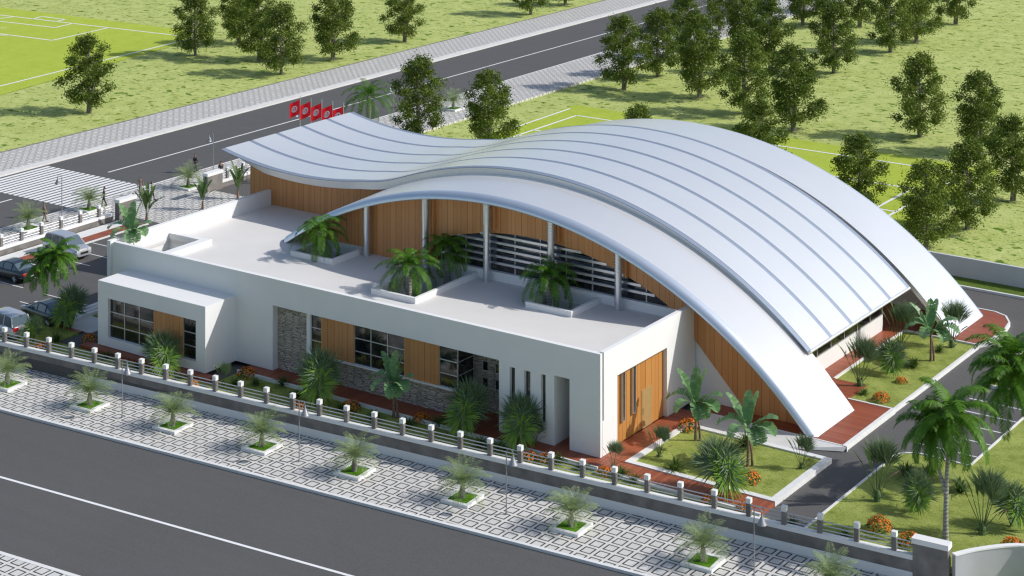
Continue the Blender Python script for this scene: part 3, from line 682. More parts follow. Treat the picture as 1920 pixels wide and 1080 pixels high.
def make_palm(name, label, group, H, nf, L, ll, seedv, r0=.16, r1=.10, bend=(.3, .1), leafmat='palm', fork=None, **k):
    e = empty(name, label=label, cat='palm tree', group=group)
    tr = MB(); pts = []; rads = []
    for i in range(10):
        t = i / 9; pts.append((bend[0] * t * t, bend[1] * math.sin(t * 3), H * t)); rads.append((r0 * (1.25 - .25 * min(1, t * 5))) * (1 - t) + r1 * t)
    tr.tube(pts, rads, 10)
    tr.build('trunk', M['palmtrunk'], e, smooth=True)
    c = palm_crown(nf, L, ll, seedv, **k).build('crown', M[leafmat], e); c.location = pts[-1]
    return e
# --- street planters with small feathery palms
def planter_proto():
    e = empty('street_planter', label='x', cat='planter', group='square white planters along the pavements')
    k = MB(); frame(k, -.92, .92, -.92, .92, .24, 0, .17); k.build('kerb_frame', M['white'], e)
    MB().box(-.68, .68, -.68, .68, 0, .11).build('grass_infill', M['turfbed'], e); return e
def small_palm(seedv):
    e = empty('planter_palm', label='x', cat='palm tree', group='small feathery palms in the street planters')
    MB().tube([(0, 0, 0), (0, 0, .3), (0, 0, .75)], [.16, .19, .11], 10).build('trunk', M['trunk'], e, smooth=True)
    random.seed(seedv); mb = MB()
    for i in range(34):
        t = i / 33; frond(mb, i * 2.399, 1.52 - 1.2 * t + rnd(-.12, .12), rnd(1.5, 2.05), 1.25 * rnd(.8, 1.15), nl=22, ll=.46, lw=.019, hang=.0, base=(0, 0, .7), sw=.014)
    mb.build('crown', M['palmlight'], e); return e
pp_, pq = planter_proto(), [small_palm(3), small_palm(8)]
sp_list = [((14, 723.5), 'westmost on the front pavement, cut by the left edge of the view'), ((168, 762), 'on the front pavement before the box room, left of the first lamp'),
           ((324, 801), 'on the front pavement, between the first lamp and the second'), ((491, 840), 'on the front pavement just left of the second lamp'),
           ((664.5, 886.5), 'on the front pavement right of the second lamp'), ((867, 937), 'on the front pavement just left of the third lamp'),
           ((1070.5, 990), 'on the front pavement right of the third lamp, below the hall corner'), ((1318, 1055.6), 'on the front pavement left of the fourth lamp'),
           ((1556, 1117), 'on the front pavement at the bottom edge, right of the fourth lamp'),
           ((53, 430), 'beside the side road at the left edge, nearest the car park'), ((167, 394), 'beside the side road between the zebra crossing and the fence'),
           ((353, 352), 'beside the side road between the two entrance piers'), ((850, 205), 'beside the side road beyond the hall roof, farthest away')]
for i, ((px, py), lb) in enumerate(sp_list):
    x, y = G(px, py, ZP)
    for j, (src, nm) in enumerate(((pp_, 'white planter '), (pq[i % 2], 'small palm '))):
        o = copy_tree(src) if (i > 0 if j == 0 else i > 1) else src
        o['label'] = nm + lb; o.location = (x, y, ZP + (.1 if j else 0)); o.rotation_euler = (0, 0, (SA if i < 9 else 0) + (i * 1.7 if j else 0))
# --- tall palms
tp = make_palm('coconut_palm', 'tall coconut palm with forked slim trunks on the lawn by the east gate pier', 'tall coconut palms', 7.0, 26, 3.3, .66, 5, .15, .09, (.35, .08), low=-.6, up=1.35, droop=1.45, nl=44, lw=.045, hang=.28)
bx_, by_ = G(1773, 1016, -.16); tp.location = (bx_, by_, -.16); tp.rotation_euler = (0, 0, .6)
t2 = MB(); t2.tube([(.02, .03, 2.6), (-.35, .35, 4.0), (-.6, .6, 6.2)], [.11, .09, .07], 8); t2.build('trunk', M['palmtrunk'], tp, smooth=True)
c2 = [c for c in tp.children if c.name.startswith('crown')][0].copy(); COL.objects.link(c2); c2.parent = tp; c2.location = (-.6, .6, 6.2); c2.scale = (.8, .8, .8); c2.rotation_euler = (0, 0, 1.3)
def tall(px, py, z, lb, sc=1., rz=0., cs=1.):
    o = empty('coconut_palm', label=lb, cat='palm tree', group='tall coconut palms'); o.location = (*G(px, py, z), z); o.scale = (sc,) * 3; o.rotation_euler = (0, 0, rz)
    for c in list(tp.children)[:2]:
        d = c.copy(); COL.objects.link(d); d.parent = o
        if c.name.startswith('crown'): d.scale = (cs,) * 3
    return o
tall(1902, 899, -.16, 'tall coconut palm with a single trunk at the right edge of the view', 1.02, 2.6)
tall(100, 643, -.22, 'tall coconut palm beside the parked cars at the left of the view', .90, 1.2, .74)
def crown_palm(cx, cy, zc_, zb, lb, L=2.0, nf=28, seedv=11, ll=.5, sc=1.):
    L *= 1.22
    x, y = G(cx, cy, zc_); e = make_palm('date_palm', lb, 'bushy date palms', zc_ - zb, nf, L, ll, seedv, .24, .2, (.05, .03), low=-.15, up=1.4, droop=1.8, nl=36, lw=.034, hang=.2)
    e.location = (x, y, zb + .5); return e
crown_palm(600, 447, 6.3, 3.4, 'bushy palm rising from the roof opening at the foot of the arched edge', 2.3)
crown_palm(766, 512, 6.2, 3.4, 'bushy palm rising from the front of the middle roof opening', 2.3, seedv=12)
crown_palm(838, 478, 6.3, 3.4, 'bushy shaded palm at the back of the middle roof opening, beside a column', 2.2, seedv=13)
crown_palm(1028, 532, 6.2, 3.4, 'bushy palm rising from the easternmost roof opening', 2.2, seedv=14)
e = crown_palm(690, 190, 6.2, -1.0, 'bushy palm by the flagpoles behind the high tip of the roof', 3.0, seedv=15)
# --- banana plants
def banana_leaf(mb, base, az, el, L, W, droop, seg=18, st=.24):
    dirh = Vector((math.cos(az), math.sin(az), 0)); side = Vector((-dirh.y, dirh.x, 0)); p = Vector(base); e = el; P = []
    for i in range(seg + 1):
        P.append(p.copy()); p = p + (dirh * math.cos(e) + Vector((0, 0, math.sin(e)))) * (L / seg); e -= droop / seg * (1.2 if i > seg * st else .35)
    def wd(t): return W * (.035 if t < st else math.sin(math.pi * min(1, (t - st) / (1 - st) * .97 + .03)) ** .5 * .5) if t < 1 else .01
    for sg in (-1, 1):
        lift = 0.
        for i in range(seg):
            t0, t1 = i / seg, (i + 1) / seg; d = (P[i + 1] - P[i]).normalized(); up = side.cross(d) * -1
            if i % 3 == 0: lift = rnd(.05, .5)
            cut = .06 if (t0 > st and i % 3 == 2 and rnd(0, 1) < .6) else 0
            w0, w1 = wd(t0) * rnd(.93, 1.03), wd(t1) * rnd(.93, 1.03)
            mb.add([P[i], P[i + 1], P[i + 1] + side * sg * w1 + up * w1 * lift - d * cut, P[i] + side * sg * w0 + up * w0 * lift], [(0, 1, 2, 3)])
def make_banana(seedv):
    random.seed(seedv); e = empty('banana_plant', label='x', cat='banana plant', group='banana plants')
    s = MB(); s.tube([(0, 0, 0), (.03, 0, .9), (0, 0, 1.9)], [.10, .09, .06], 9); s.tube([(.26, .1, 0), (.22, .1, .8), (.06, .03, 1.8)], [.085, .07, .04], 8); s.build('stem', M['brownstem'], e, smooth=True)
    mb = MB()
    for (az, el, L, W, dr) in ((2.75, 1.15, 2.8, .5, .55), (1.6, 1.5, 2.7, .58, .12), (.55, 1.35, 2.75, .55, .15), (-.15, 1.05, 2.6, .75, 1.25), (-.55, .95, 2.6, .8, 1.9), (3.35, 1.15, 2.5, .72, 2.5), (4.1, 1.1, 2.3, .7, 2.7), (5.0, 1.0, 2.3, .75, 2.9), (5.6, 1.0, 2.2, .7, 2.8), (2.1, 1.1, 2.3, .65, 2.0)):
        banana_leaf(mb, (0, 0, 1.8), az + rnd(-.15, .15), el, L, W * 1.25, dr)
    mb.build('leaves', M['banana'], e, smooth=True); return e
bn = make_banana(4)
for i, (px, py, z, rz, sc, lb) in enumerate(((1304, 826, -.08, .2, 1.0, 'banana plant with torn leaves in the kerbed garden, nearest the wooden door'), (1402, 874, -.08, .35, 1.0, 'banana plant beside the orange flowers in the kerbed garden'),
        (738, 783, -.2, .1, .95, 'banana plant in the front lawn before the stone wall'), (1745, 677, -.09, .6, .95, 'banana plant on the side lawn below the end of the roof'), (268, 468, 3.4, .3, .85, 'banana plant sprouting from the roof corner well'))):
    o = bn if i == 0 else copy_tree(bn); o.location = (*G(px, py, z), z); o.rotation_euler = (0, 0, rz); o.scale = (sc,) * 3; o['label'] = lb
x, y = G(252, 460, 5.4); o.location = (x - .3, y, 4.1); o.scale = (1.0,) * 3
# --- fan palms and strap plants
def fan(mb, c, nrm, rad, nb=26, lw=.05, spread=2.6, mi=0):
    mb.cur = mi; nrm = Vector(nrm).normalized(); a = nrm.orthogonal().normalized(); b_ = nrm.cross(a); c = Vector(c)
    up = Vector((0, 0, 1)); upp = (up - nrm * up.dot(nrm)); upp = upp.normalized() if upp.length > .1 else a; sd_ = nrm.cross(upp)
    for i in range(nb):
        t = -spread + 2 * spread * i / (nb - 1) + rnd(-.05, .05); d = (upp * math.cos(t) + sd_ * math.sin(t) + nrm * rnd(.0, .35)).normalized()
        s_ = d.cross(nrm).normalized(); L = rad * rnd(.8, 1.1); tip = c + d * L - Vector((0, 0, .08 * L))
        mb.add([c, c + d * L * .55 + s_ * lw, tip, c + d * L * .55 - s_ * lw], [(0, 1, 2, 3)])
def brush(mb, c, axis, L, nb, spread, lw=.02, mi=0, plume=False):
    """dense head of narrow blades fanning up and out"""
    mb.cur = mi; axis = Vector(axis).normalized(); a = axis.orthogonal().normalized(); b_ = axis.cross(a); c = Vector(c)
    c0 = c
    for i in range(nb):
        c = c0 + axis * (L * .42 * rnd(0, 1) if plume else 0)
        t = rnd(0, 6.283); q = spread * rnd(0, 1) ** .6; d = (axis * math.cos(q) + (a * math.cos(t) + b_ * math.sin(t)) * math.sin(q)).normalized()
        l = L * rnd(.7, 1.05); s_ = d.orthogonal().normalized() * lw; m_ = c + d * l * .5; tip = c + d * l - Vector((0, 0, .06 * l))
        mb.add([c, m_ + s_, tip, m_ - s_], [(0, 1, 2, 3)])
def make_fanpalm(seedv, H=1.75, nf=11, rad=1.12):
    random.seed(seedv); e = empty('fan_palm', label='x', cat='fan palm', group='fan palms in the beds'); s = MB(); m1 = MB()
    for i in range(nf):
        az = i * 2.399; ti = .10 + .5 * (i / nf); d = Vector((math.cos(az) * ti, math.sin(az) * ti, 1)).normalized(); l = H * rnd(.8, 1.05) * (1 - .3 * i / nf)
        tip = d * l; s.tube([(math.cos(az) * .06, math.sin(az) * .06, 0), tuple(tip * .5), tuple(tip)], [.03, .024, .018], 5)
        fr = math.cos(az + 1.03) > .35
        if not fr: brush(m1, tip, (math.cos(az) * .5, math.sin(az) * .5, .9), rad * 1.15, 80, 1.1, .022, 0)
        else: fan(m1, tip, (math.cos(az), math.sin(az), .7), rad * rnd(.8, 1.0), 30, .04, 2.7, 1 if i % 3 == 0 else 0)
    fan(m1, (.36, -.58, H * .6), (.5, -.8, .45), rad * 1.0, 48, .055, 3.0, 1); fan(m1, (.1, -.2, H * .9), (.4, -.7, .9), rad * .8, 30, .045, 3.0, 1)
    s.build('stems', M['stem'], e); m1.build('fans', [M['fandark'], M['fanlight']], e); return e
def make_strap(seedv, H=3.7):
    """clump of long thin stalks carrying upright paddles and dense dark brush heads"""
    random.seed(seedv); e = empty('travellers_palm', label='x', cat='palm', group='tall clumps of stalked leaves'); s, m1 = MB(), MB()
    s.tube([(0, 0, 0), (0, 0, .35), (0, 0, .6)], [.20, .18, .10], 9); brush(m1, (0, 0, .15), (0, 0, 1), .5, 40, 1.5, .03, 0)
    for (az, ti, l, kd) in ((3.7, .42, .50, 'p'), (4.1, .26, .50, 'p'), (3.4, .15, .5, 'p'), (0.6, .18, .52, 'b'), (.3, .32, .46, 'b'), (1.1, .28, .46, 'b'), (2.0, .1, .48, 'b'), (.7, .65, .36, 'd')):
        az += rnd(-.15, .15); d = Vector((math.cos(az) * ti, math.sin(az) * ti, 1)).normalized(); l *= H; tip = d * l
        s.tube([(math.cos(az) * .06, math.sin(az) * .06, .3), tuple(d * l * .55 + Vector((0, 0, .06))), tuple(tip)], [.035, .026, .018], 5)
        if kd == 'p':
            m1.cur = 1; banana_leaf(m1, tuple(tip), az, 1.5 - ti, H * .42, .30, .2, 8, .05)
        elif kd == 'd': m1.cur = 2; banana_leaf(m1, tuple(tip), az, .5, H * .2, .14, .2, 6, .05)
        else: brush(m1, tip, tuple(d + Vector((0, 0, .5))), H * .38, 150, .8, .017, 0, True)
    s.build('stalks', M['stem'], e); m1.build('leaves', [M['fandark'], M['strapleaf'], M['brownstem']], e); return e
def make_clump(seedv):
    random.seed(seedv); e = empty('leafy_clump', label='x', cat='plant', group='upright leafy clumps by the entrance'); s, m1 = MB(), MB()
    s.tube([(0, 0, 0), (0, 0, .4), (0, 0, .8)], [.14, .12, .08], 8)
    for i in range(13):
        az = i * 2.399 + rnd(-.2, .2); ti = .08 + .5 * rnd(0, 1) * (i % 3) / 2
        banana_leaf(m1, (math.cos(az) * .06, math.sin(az) * .06, .4 + .05 * i), az, 1.5 - ti, rnd(1.9, 2.9), .34, .35 + ti, 12, .30)
    s.build('stem', M['brownstem'], e); m1.build('leaves', M['strapleaf'], e); return e
def make_tuft(seedv, r=.75, n=90):
    random.seed(seedv); mb = MB()
    for i in range(n):
        az = rnd(0, 6.28); el = rnd(.25, 1.4); L = r * rnd(.7, 1.25); d = Vector((math.cos(az), math.sin(az), 0)); p0 = d * rnd(0, .12)
        pm = p0 + d * L * .5 * math.cos(el) + Vector((0, 0, L * .6 * math.sin(el))); pt = p0 + d * L * math.cos(el) * 1.15 + Vector((0, 0, L * .75 * math.sin(el) - .06)); s_ = Vector((-d.y, d.x, 0)) * .022
        mb.add([p0 - s_, p0 + s_, pm + s_, pt, pm - s_], [(0, 1, 2, 4), (4, 2, 3)])
    return mb.build('grass_tuft', M['blade'], None, label='x', cat='ornamental grass', group='tufts of ornamental grass')
def make_flower(seedv):
    random.seed(seedv); e = empty('flower_bush', label='x', cat='flower bush', group='orange flower bushes'); l, f = MB(), MB()
    for i in range(420):
        az = rnd(0, 6.28); u = rnd(0, 1) ** .5; r = .72 * u; z = .62 * math.sqrt(max(0, 1 - u * u)) * rnd(.35, 1) + .05; c = Vector((r * math.cos(az), r * math.sin(az), z)); n_ = Vector((rnd(-1, 1), rnd(-1, 1), rnd(.2, 1))).normalized(); a = n_.orthogonal().normalized() * .06; b_ = n_.cross(a)
        l.add([c - a, c - b_ * .5, c + a * 1.3, c + b_ * .5], [(0, 1, 2, 3)])
    for i in range(120):
        az = rnd(0, 6.28); u = rnd(0, 1) ** .5; c = Vector((.74 * u * math.cos(az), .74 * u * math.sin(az), .66 * math.sqrt(max(0, 1 - u * u)) * rnd(.8, 1.05) + .09))
        n_ = (c + Vector((0, 0, .25)) + Vector((rnd(-.3, .3), rnd(-.3, .3), 0))).normalized(); a = n_.orthogonal().normalized(); b_ = n_.cross(a)
        ring = [c + (a * math.cos(k * math.pi / 4) + b_ * math.sin(k * math.pi / 4)) * (.075 if k % 2 else .045) for k in range(8)]
        f.add([c - n_ * .02] + ring, [(0, 1 + k, 1 + (k + 1) % 8) for k in range(8)])
    l.build('foliage', M['shrubleaf'], e); f.build('blossoms', M['petal'], e); return e
def spread(src, items, z=-.12, rk=1.9):
    for i, it in enumerate(items):
        px, py, sc, lb = it[:4]; zz = it[4] if len(it) > 4 else z; o = src if i == 0 else copy_tree(src)
        o.location = (*G(px, py, zz), zz - .02); o.rotation_euler = (0, 0, i * rk % 6.28 if rk > 1 else rk * math.sin(i * 2.)); o.scale = (sc,) * 3; o['label'] = lb
spread(make_fanpalm(21), [
    (600, 752, 1.3, 'large bright fan palm in the front lawn below the first wood panel', -.2), (305, 700, 1.1, 'fan palm before the windows of the box room', -.2),
    (878, 812, 1.25, 'large fan palm below the corner bay window, left of its twin', -.2), (978, 836, 1.2, 'large fan palm before the slit windows, right of its twin', -.2),
    (1352, 925, 1.25, 'spreading bright fan palm where the garden deck meets the front fence', -.2), (133, 612, 1.15, 'fan palm beside the dark sedan at the corner of the car park', -.2),
    (1722, 957, .85, 'low fan palm on the right lawn, with leaning dry fronds'), (1897, 985, .95, 'low fan palm at the right edge above the orange flowers'), (1672, 700, .9, 'low fan palm on the side lawn behind the orange flowers'), (62, 640, .7, 'small fan palm by the fence at the far left', -.2)], rk=.5)
spread(make_strap(31), [
    (1612, 727, 1.0, 'tall stalked clump on the side lawn close to the roof eave'), (1645, 938, 1.05, 'tall stalked clump on the right lawn beside the driveway kerb'), (1842, 1000, 1.05, 'tall stalked clump on the right lawn behind the gate pier'),
    (1688, 655, .98, 'tall stalked clump under the low corner of the wave roof'), (1785, 652, .98, 'tall stalked clump before the rear foot of the roof'), (1503, 880, .62, 'slim stalked clump at the east corner of the kerbed garden'),
    (1236, 858, .58, 'slim stalked clump in the kerbed garden below the door'), (1150, 880, .5, 'slim stalked clump by the corner of the white facade', -.2), (1002, 838, .5, 'slim stalked clump below the slit windows', -.2), (418, 725, .48, 'slim stalked clump at the corner of the box room', -.2), (130, 600, .5, 'slim stalked clump beside the parked cars', -.2)], rk=.4)
spread(make_clump(35), [(380, 392, .9, 'slim upright leafy clump by the entrance path west of the hall', -.25), (275, 418, 1.1, 'upright clump of dark leaves by the entrance pier', -.25), (446, 372, 1.0, 'dense clump of leaves beside the west end of the wooden wall', -.25)], rk=.4)
spread(make_tuft(41), [
    (1400, 838, 1.5, 'dark grass tuft behind the second banana plant in the kerbed garden'), (1265, 882, 1.3, 'dark grass tuft at the lower edge of the kerbed garden'), (1310, 870, .9, 'small grass tuft in the middle of the kerbed garden'), (1700, 893, 1.4, 'dark grass tuft by the curved kerb of the right lawn'), (1740, 893, 1.3, 'second dark grass tuft by the curved kerb, nearer the forked palm'),
    (1800, 922, 1.3, 'grass tuft right of the forked palm trunk'), (1875, 915, .9, 'small grass tuft by the single palm trunk'), (1840, 1042, .9, 'grass tuft behind the curved white wall'), (1670, 672, 1.3, 'dark grass tuft on the side lawn'), (1712, 690, 1.2, 'grass tuft on the side lawn right of the fan palm'),
    (1585, 1010, .9, 'grass tuft inside the front fence near the right lawn', -.2), (1485, 985, .8, 'grass tuft inside the front fence at the driveway', -.2), (1190, 905, .9, 'grass tuft inside the front fence by the garden deck', -.2), (825, 800, 1.2, 'dark grass tuft left of the large fan palms', -.2), (530, 722, 1.1, 'dark grass tuft before the stone wall', -.2),
    (335, 712, .8, 'small grass tuft under the box room windows', -.2), (258, 690, .7, 'small grass tuft before the left window of the box room', -.2), (640, 770, .9, 'grass tuft behind the second lamp', -.2), (900, 838, 1.1, 'grass tuft between the twin fan palms', -.2), (1090, 880, .8, 'grass tuft near the doorway of the white facade', -.2), (560, 748, 1.0, 'grass tuft left of the stems of the fan palm under the first wood panel', -.2), (700, 788, 1.1, 'grass tuft left of the banana plant by the stone wall', -.2), (765, 800, 1.0, 'grass tuft right of the banana plant by the stone wall', -.2), (940, 846, 1.2, 'grass tuft just left of the right hand twin fan palm', -.2), (1045, 868, 1.0, 'grass tuft inside the fence below the doorway', -.2), (1165, 895, 1.1, 'grass tuft where the garden deck starts', -.2), (480, 722, .9, 'grass tuft right of the flowers at the box room corner', -.2), (440, 722, .9, 'grass tuft left of the flowers at the box room corner', -.2), (105, 640, 1.1, 'grass tuft around the foot of the left tall palm', -.2), (200, 672, .9, 'grass tuft inside the fence left of the box room', -.2), (1620, 740, .8, 'small grass tuft at the front tip of the side lawn'), (1760, 660, .9, 'grass tuft near the banana plant on the side lawn')])
spread(make_flower(51), [
    (1290, 806, .95, 'orange flower bush next to the end of the wooden door wall'), (1402, 903, 1.05, 'orange flower bush beside the banana plant in the kerbed garden'), (1648, 992, 1.0, 'orange flower bush on the right lawn near the driveway kerb'), (1705, 1022, .95, 'orange flower bush tucked behind the last fence rails'), (1900, 1035, 1.05, 'orange flower bush at the right edge behind the curved wall'), (1652, 752, .85, 'orange flower bush beside the foot of the roof'),
    (463, 706, .9, 'orange flower bush where the box room meets the facade', -.2), (658, 768, .9, 'orange flower bush left of the banana plant by the stone wall', -.2), (790, 790, .8, 'orange flower bush under the second wood panel', -.2), (358, 728, .75, 'orange flower bush inside the fence by the first lamp', -.2), (992, 862, .75, 'orange flower bush inside the fence left of the third lamp', -.2), (1330, 945, .7, 'orange flower bush inside the fence under the spreading bright fan palm', -.2), (560, 768, .7, 'orange flower bush inside the fence by the second lamp', -.2), (1023, 866, .75, 'orange flower bush inside the fence, right of the third lamp', -.2), (1135, 890, .7, 'orange flower bush inside the fence below the hall corner', -.2), (1395, 958, .7, 'orange flower bush inside the fence below the garden deck', -.2), (75, 655, .75, 'orange flower bush inside the fence at the far left', -.2), (168, 640, .8, 'orange flower bush by the corner of the box room and the cars', -.2), (1690, 718, .6, 'small orange flower bush by the driveway side of the side lawn')])

# --- broadleaf trees
def make_tree(seedv):
    random.seed(seedv); e = empty('broadleaf_tree', label='x', cat='tree', group='leafy trees on the meadow'); tr = MB(); lf = MB()
    tr.tube([(0, 0, -.3), (.05, 0, .8), (-.1, .05, 2.5), (.15, 0, 5), (.1, .1, 7.6)], [.2, .15, .12, .08, .03], 8)
    tr.tube([(.22, .05, -.3), (.3, .1, .9), (.55, .1, 2.6), (.9, .2, 4.6)], [.14, .11, .09, .03], 7)
    cl = []
    for i in range(40):                                     # foliage masses around the limbs
        z = 1.3 + 7.0 * (i / 39) ** .92; env = 2.55 * math.sin(math.pi * min(1, max(.05, (z - .3) / 8.9)) ** .78) ** .72
        az = i * 2.399 + rnd(-.5, .5); r = env * rnd(.3, 1.0); c = Vector((r * math.cos(az), r * math.sin(az), z)); cl.append((c, rnd(.42, .9) * (.65 + .3 * env / 2)))
        tr.tube([(.05, 0, max(.6, z - 1.0)), tuple(c * .6 + Vector((0, 0, z * .35 - .1))), tuple(c)], [.05, .03, .012], 5, cap=False)
    cl.append((Vector((-1.9 + rnd(-.2, .2), .2, 1.4)), .6)); cl.append((Vector((.2, -1.7, 1.9)), .7)); cl.append((Vector((2.0, .2, 5.0)), .65)); cl.append((Vector((-1.8, -.4, 5.6)), .6)); cl.append((Vector((.1, 0, 8.6)), .5))
    for (c, r) in cl:
        for k in range(int(430 * r * r + 90)):
            d = Vector((random.gauss(0, .47), random.gauss(0, .47), random.gauss(0, .47)))
            p = c + Vector((d.x * r * 1.1, d.y * r * 1.1, d.z * r * .95))
            n_ = Vector((rnd(-1, 1), rnd(-1, 1), rnd(-.6, 1))).normalized(); a = n_.orthogonal().normalized(); b_ = n_.cross(a); t = rnd(0, 6.28); u = (a * math.cos(t) + b_ * math.sin(t)); v = n_.cross(u); s_ = rnd(.075, .135)
            lf.add([p - u * s_, p - v * s_ * .6, p + u * s_, p + v * s_ * .6], [(0, 1, 2, 3)])
    tr.build('trunk', M['trunk'], e, smooth=True); lf.build('crown', M['leaf'], e); return e
TREES = [(165, 211, 1.02, 'lone tree between the left pitch and the side road pavement'), (366, 104, 1.0, 'tree at the right corner of the left pitch'), (449, 82, 1.0, 'leftmost back tree of the dense group beyond the side road'), (484, 114, 1.04, 'middle tree of the dense group beyond the side road'), (527, 139, 1.05, 'front tree of the dense group beyond the side road'),
    (626, 112, 1.08, 'broad tree right of the dense group, above the flags'), (757, 78, .95, 'single tree above the rooftop palm beyond the side road'), (995, 27, 1.0, 'single tree near the top middle beyond the road'), (1061, 9, .95, 'tree cut by the top edge, right of the top middle tree'),
    (1168, 168, 1.0, 'leftmost tree of the row above the hump of the roof'), (1234, 144, 1.02, 'second tree of the row above the hump, behind the first'), (1313, 183, 1.08, 'big tree above the hump between the road and the grove'), (1285, 110, 1.0, 'tree overlapping the side road at the top'), (1397, 213, 1.05, 'tree in the grove just left of the lowest grove tree'), (1489, 245, 1.1, 'lowest tree of the grove above the roof'),
    (1442, 136, 1.05, 'tall tree in the middle of the grove'), (1564, 137, 1.08, 'right hand tree of the grove with a clear shadow'), (1506, 46, 1.0, 'small looking tree at the back of the grove'), (1541, 24, .95, 'farthest tree of the grove, cut by the top edge'), (1670, 98, 1.08, 'left of the pair of joined trees at the top right'), (1719, 79, 1.08, 'right of the pair of joined trees at the top right'),
    (1790, 45, 1.05, 'tree near the top right corner'), (1725, 257, 1.04, 'big tree standing behind the rear pitch'), (1838, 288, .98, 'tree right of the big tree behind the rear pitch'), (1897, 376, .92, 'tree at the right edge beyond the boundary wall'), (1815, 430, .94, 'tree at the corner of the rear pitch'), (1738, 468, .86, 'tree just outside the boundary wall beside the roof'),
    (1610, 402, .88, 'tree half hidden by the rear edge of the roof, on the pitch'), (785, 262, 1.0, 'tree behind the dip of the wave roof, left of two'), (918, 280, .98, 'tree behind the dip of the wave roof, right of two'), (1424, 345, .92, 'tree whose tip alone shows above the roof curve'), (1196, 318, .78, 'tree whose tip peeps over the top of the hump'), (1395, 95, 1.0, 'back tree of the grove next to the side road'), (1610, 50, 1.0, 'tree filling the gap left of the joined pair at the top right'), (1350, 60, 1.0, 'tree beside the side road at the top, left of the grove')]
tv = [make_tree(61), make_tree(62), make_tree(63)]
for i, (px, py, sc, lb) in enumerate(TREES):
    o = tv[i] if i < 3 else copy_tree(tv[i % 3]); o.location = (*G(px, py, -1.2), -1.2); o.rotation_euler = (0, 0, i * 2.1); o.scale = (sc * 1.12, sc * 1.12, sc * .96 * (1 + .04 * math.sin(i * 3))); o['label'] = lb

# ================================================================== LAMPS, FLAGS
def make_lamp():
    e = empty('street_lamp', label='x', cat='street lamp', group='slim street lamps with bell shades'); H = 3.55
    p = MB(); p.tube([(0, 0, 0), (0, 0, .12)], .07, 8); p.tube([(0, 0, .1), (0, 0, H)], .035, 8)
    arc = [(.22 - .22 * math.cos(t), 0, H + .22 * math.sin(t)) for t in [math.pi * k / 8 for k in range(9)]]; p.tube(arc, .022, 6); p.build('pole', M['lamp'], e, smooth=True)
    s = MB(); s.tube([(.44, 0, H - .02), (.44, 0, H - .2), (.44, 0, H - .34), (.44, 0, H - .62)], [.04, .06, .13, .27], 14, cap=False); s.build('shade', M['lamp'], e, smooth=True)
    MB().tube([(.44, 0, H - .5), (.44, 0, H - .42)], .06, 8).build('bulb', M['white'], e); return e
lm = make_lamp()
for i, (px, py, rz, lb) in enumerate(((229, 783, 0, 'leftmost lamp of the front pavement, before the box room'), (561, 866, 0, 'lamp on the front pavement before the stone clad wall'), (949.5, 965, 0, 'lamp on the front pavement before the slit windows'), (1414, 1084, 0, 'lamp on the front pavement at the bottom edge by the driveway'),
        (116, 407, 3.3, 'lamp on the side pavement in front of the zebra crossing'), (400, 322, 3.3, 'lamp on the side pavement above the second entrance pier'), (812, 200, 3.3, 'lamp beside the side road beyond the roof dip'), (738, 222, 3.3, 'lamp beside the side road behind the palm by the flags'), (562, 272, 3.3, 'lamp peeping over the roof edge below the flags'))):
    o = lm if i == 0 else copy_tree(lm); o.location = (*G(px, py, ZP), ZP); o.rotation_euler = (0, 0, rz + SA); o['label'] = lb
M['red'] = leafm('flag_red', (.90, .015, .03), (.95, .02, .04), .45); M['flagwhite'] = plain('flag_white', (.85, .85, .85), .7, var=.02)
def make_flag():
    e = empty('flagpole', label='x', cat='flag', group='row of red flags'); H = 8.4
    MB().tube([(0, 0, 0), (0, 0, H)], [.06, .04], 8).build('pole', M['steel'], e, smooth=True)
    w_, h_ = 1.15, 1.35
    def fp(u, v, off=0.): return (-.05 - u * w_ * .93, .10 * math.sin(u * 7 + v) * u + off, H - .35 - (1 - v) * h_ - .5 * u)
    mb = MB(); nu, nv = 12, 6; vs = [fp(i / nu, j / nv) for i in range(nu + 1) for j in range(nv + 1)]
    mb.add(vs, [(i * (nv + 1) + j, (i + 1) * (nv + 1) + j, (i + 1) * (nv + 1) + j + 1, i * (nv + 1) + j + 1) for i in range(nu) for j in range(nv)])
    fl = mb.build('flag_cloth', M['red'], e, smooth=True)
    for off in (-.012, .012):
        def circ(cx, cy, r, n=24): return [(cx + r * math.cos(2 * math.pi * k / n) / w_ * h_, cy + r * math.sin(2 * math.pi * k / n)) for k in range(n)]
        for r, m_, o2, cxx in ((.22, 'flagwhite', 1, .5), (.135, 'red', 2, .50), (.105, 'flagwhite', 3, .54)):
            c = MB(); pts = circ(cxx, .5, r); c.add([fp(u, v, off * o2) for u, v in [(cxx, .5)] + pts], [(0, 1 + k, 1 + (k + 1) % 24) for k in range(24)]); c.build('emblem_disc', M[m_], fl)
        c = MB(); pts = [(.545 + (.066 if k % 2 == 0 else .027) * math.cos(2 * math.pi * k / 10 + math.pi) / w_ * h_, .5 + (.066 if k % 2 == 0 else .027) * math.sin(2 * math.pi * k / 10 + math.pi)) for k in range(10)]
        c.add([fp(u, v, off * 4) for u, v in [(.545, .5)] + pts], [(0, 1 + k, 1 + (k + 1) % 10) for k in range(10)]); c.build('emblem_star', M['red'], fl)
    return e
fg = make_flag()
for i, nm in enumerate(('first red flag from the left', 'second red flag from the left', 'middle red flag of the five', 'fourth red flag from the left', 'red flag nearest the palm, partly hidden by its leaves')):
    px, py = (563 + 20.3 * i, 180 + 3.1 * i); o = fg if i == 0 else copy_tree(fg)
    x, y = G(px, py, 7.4); o.location = (x, y, -1.0); o.rotation_euler = (0, 0, .35); o['label'] = nm + ', with disc, crescent and star' if i < 4 else nm

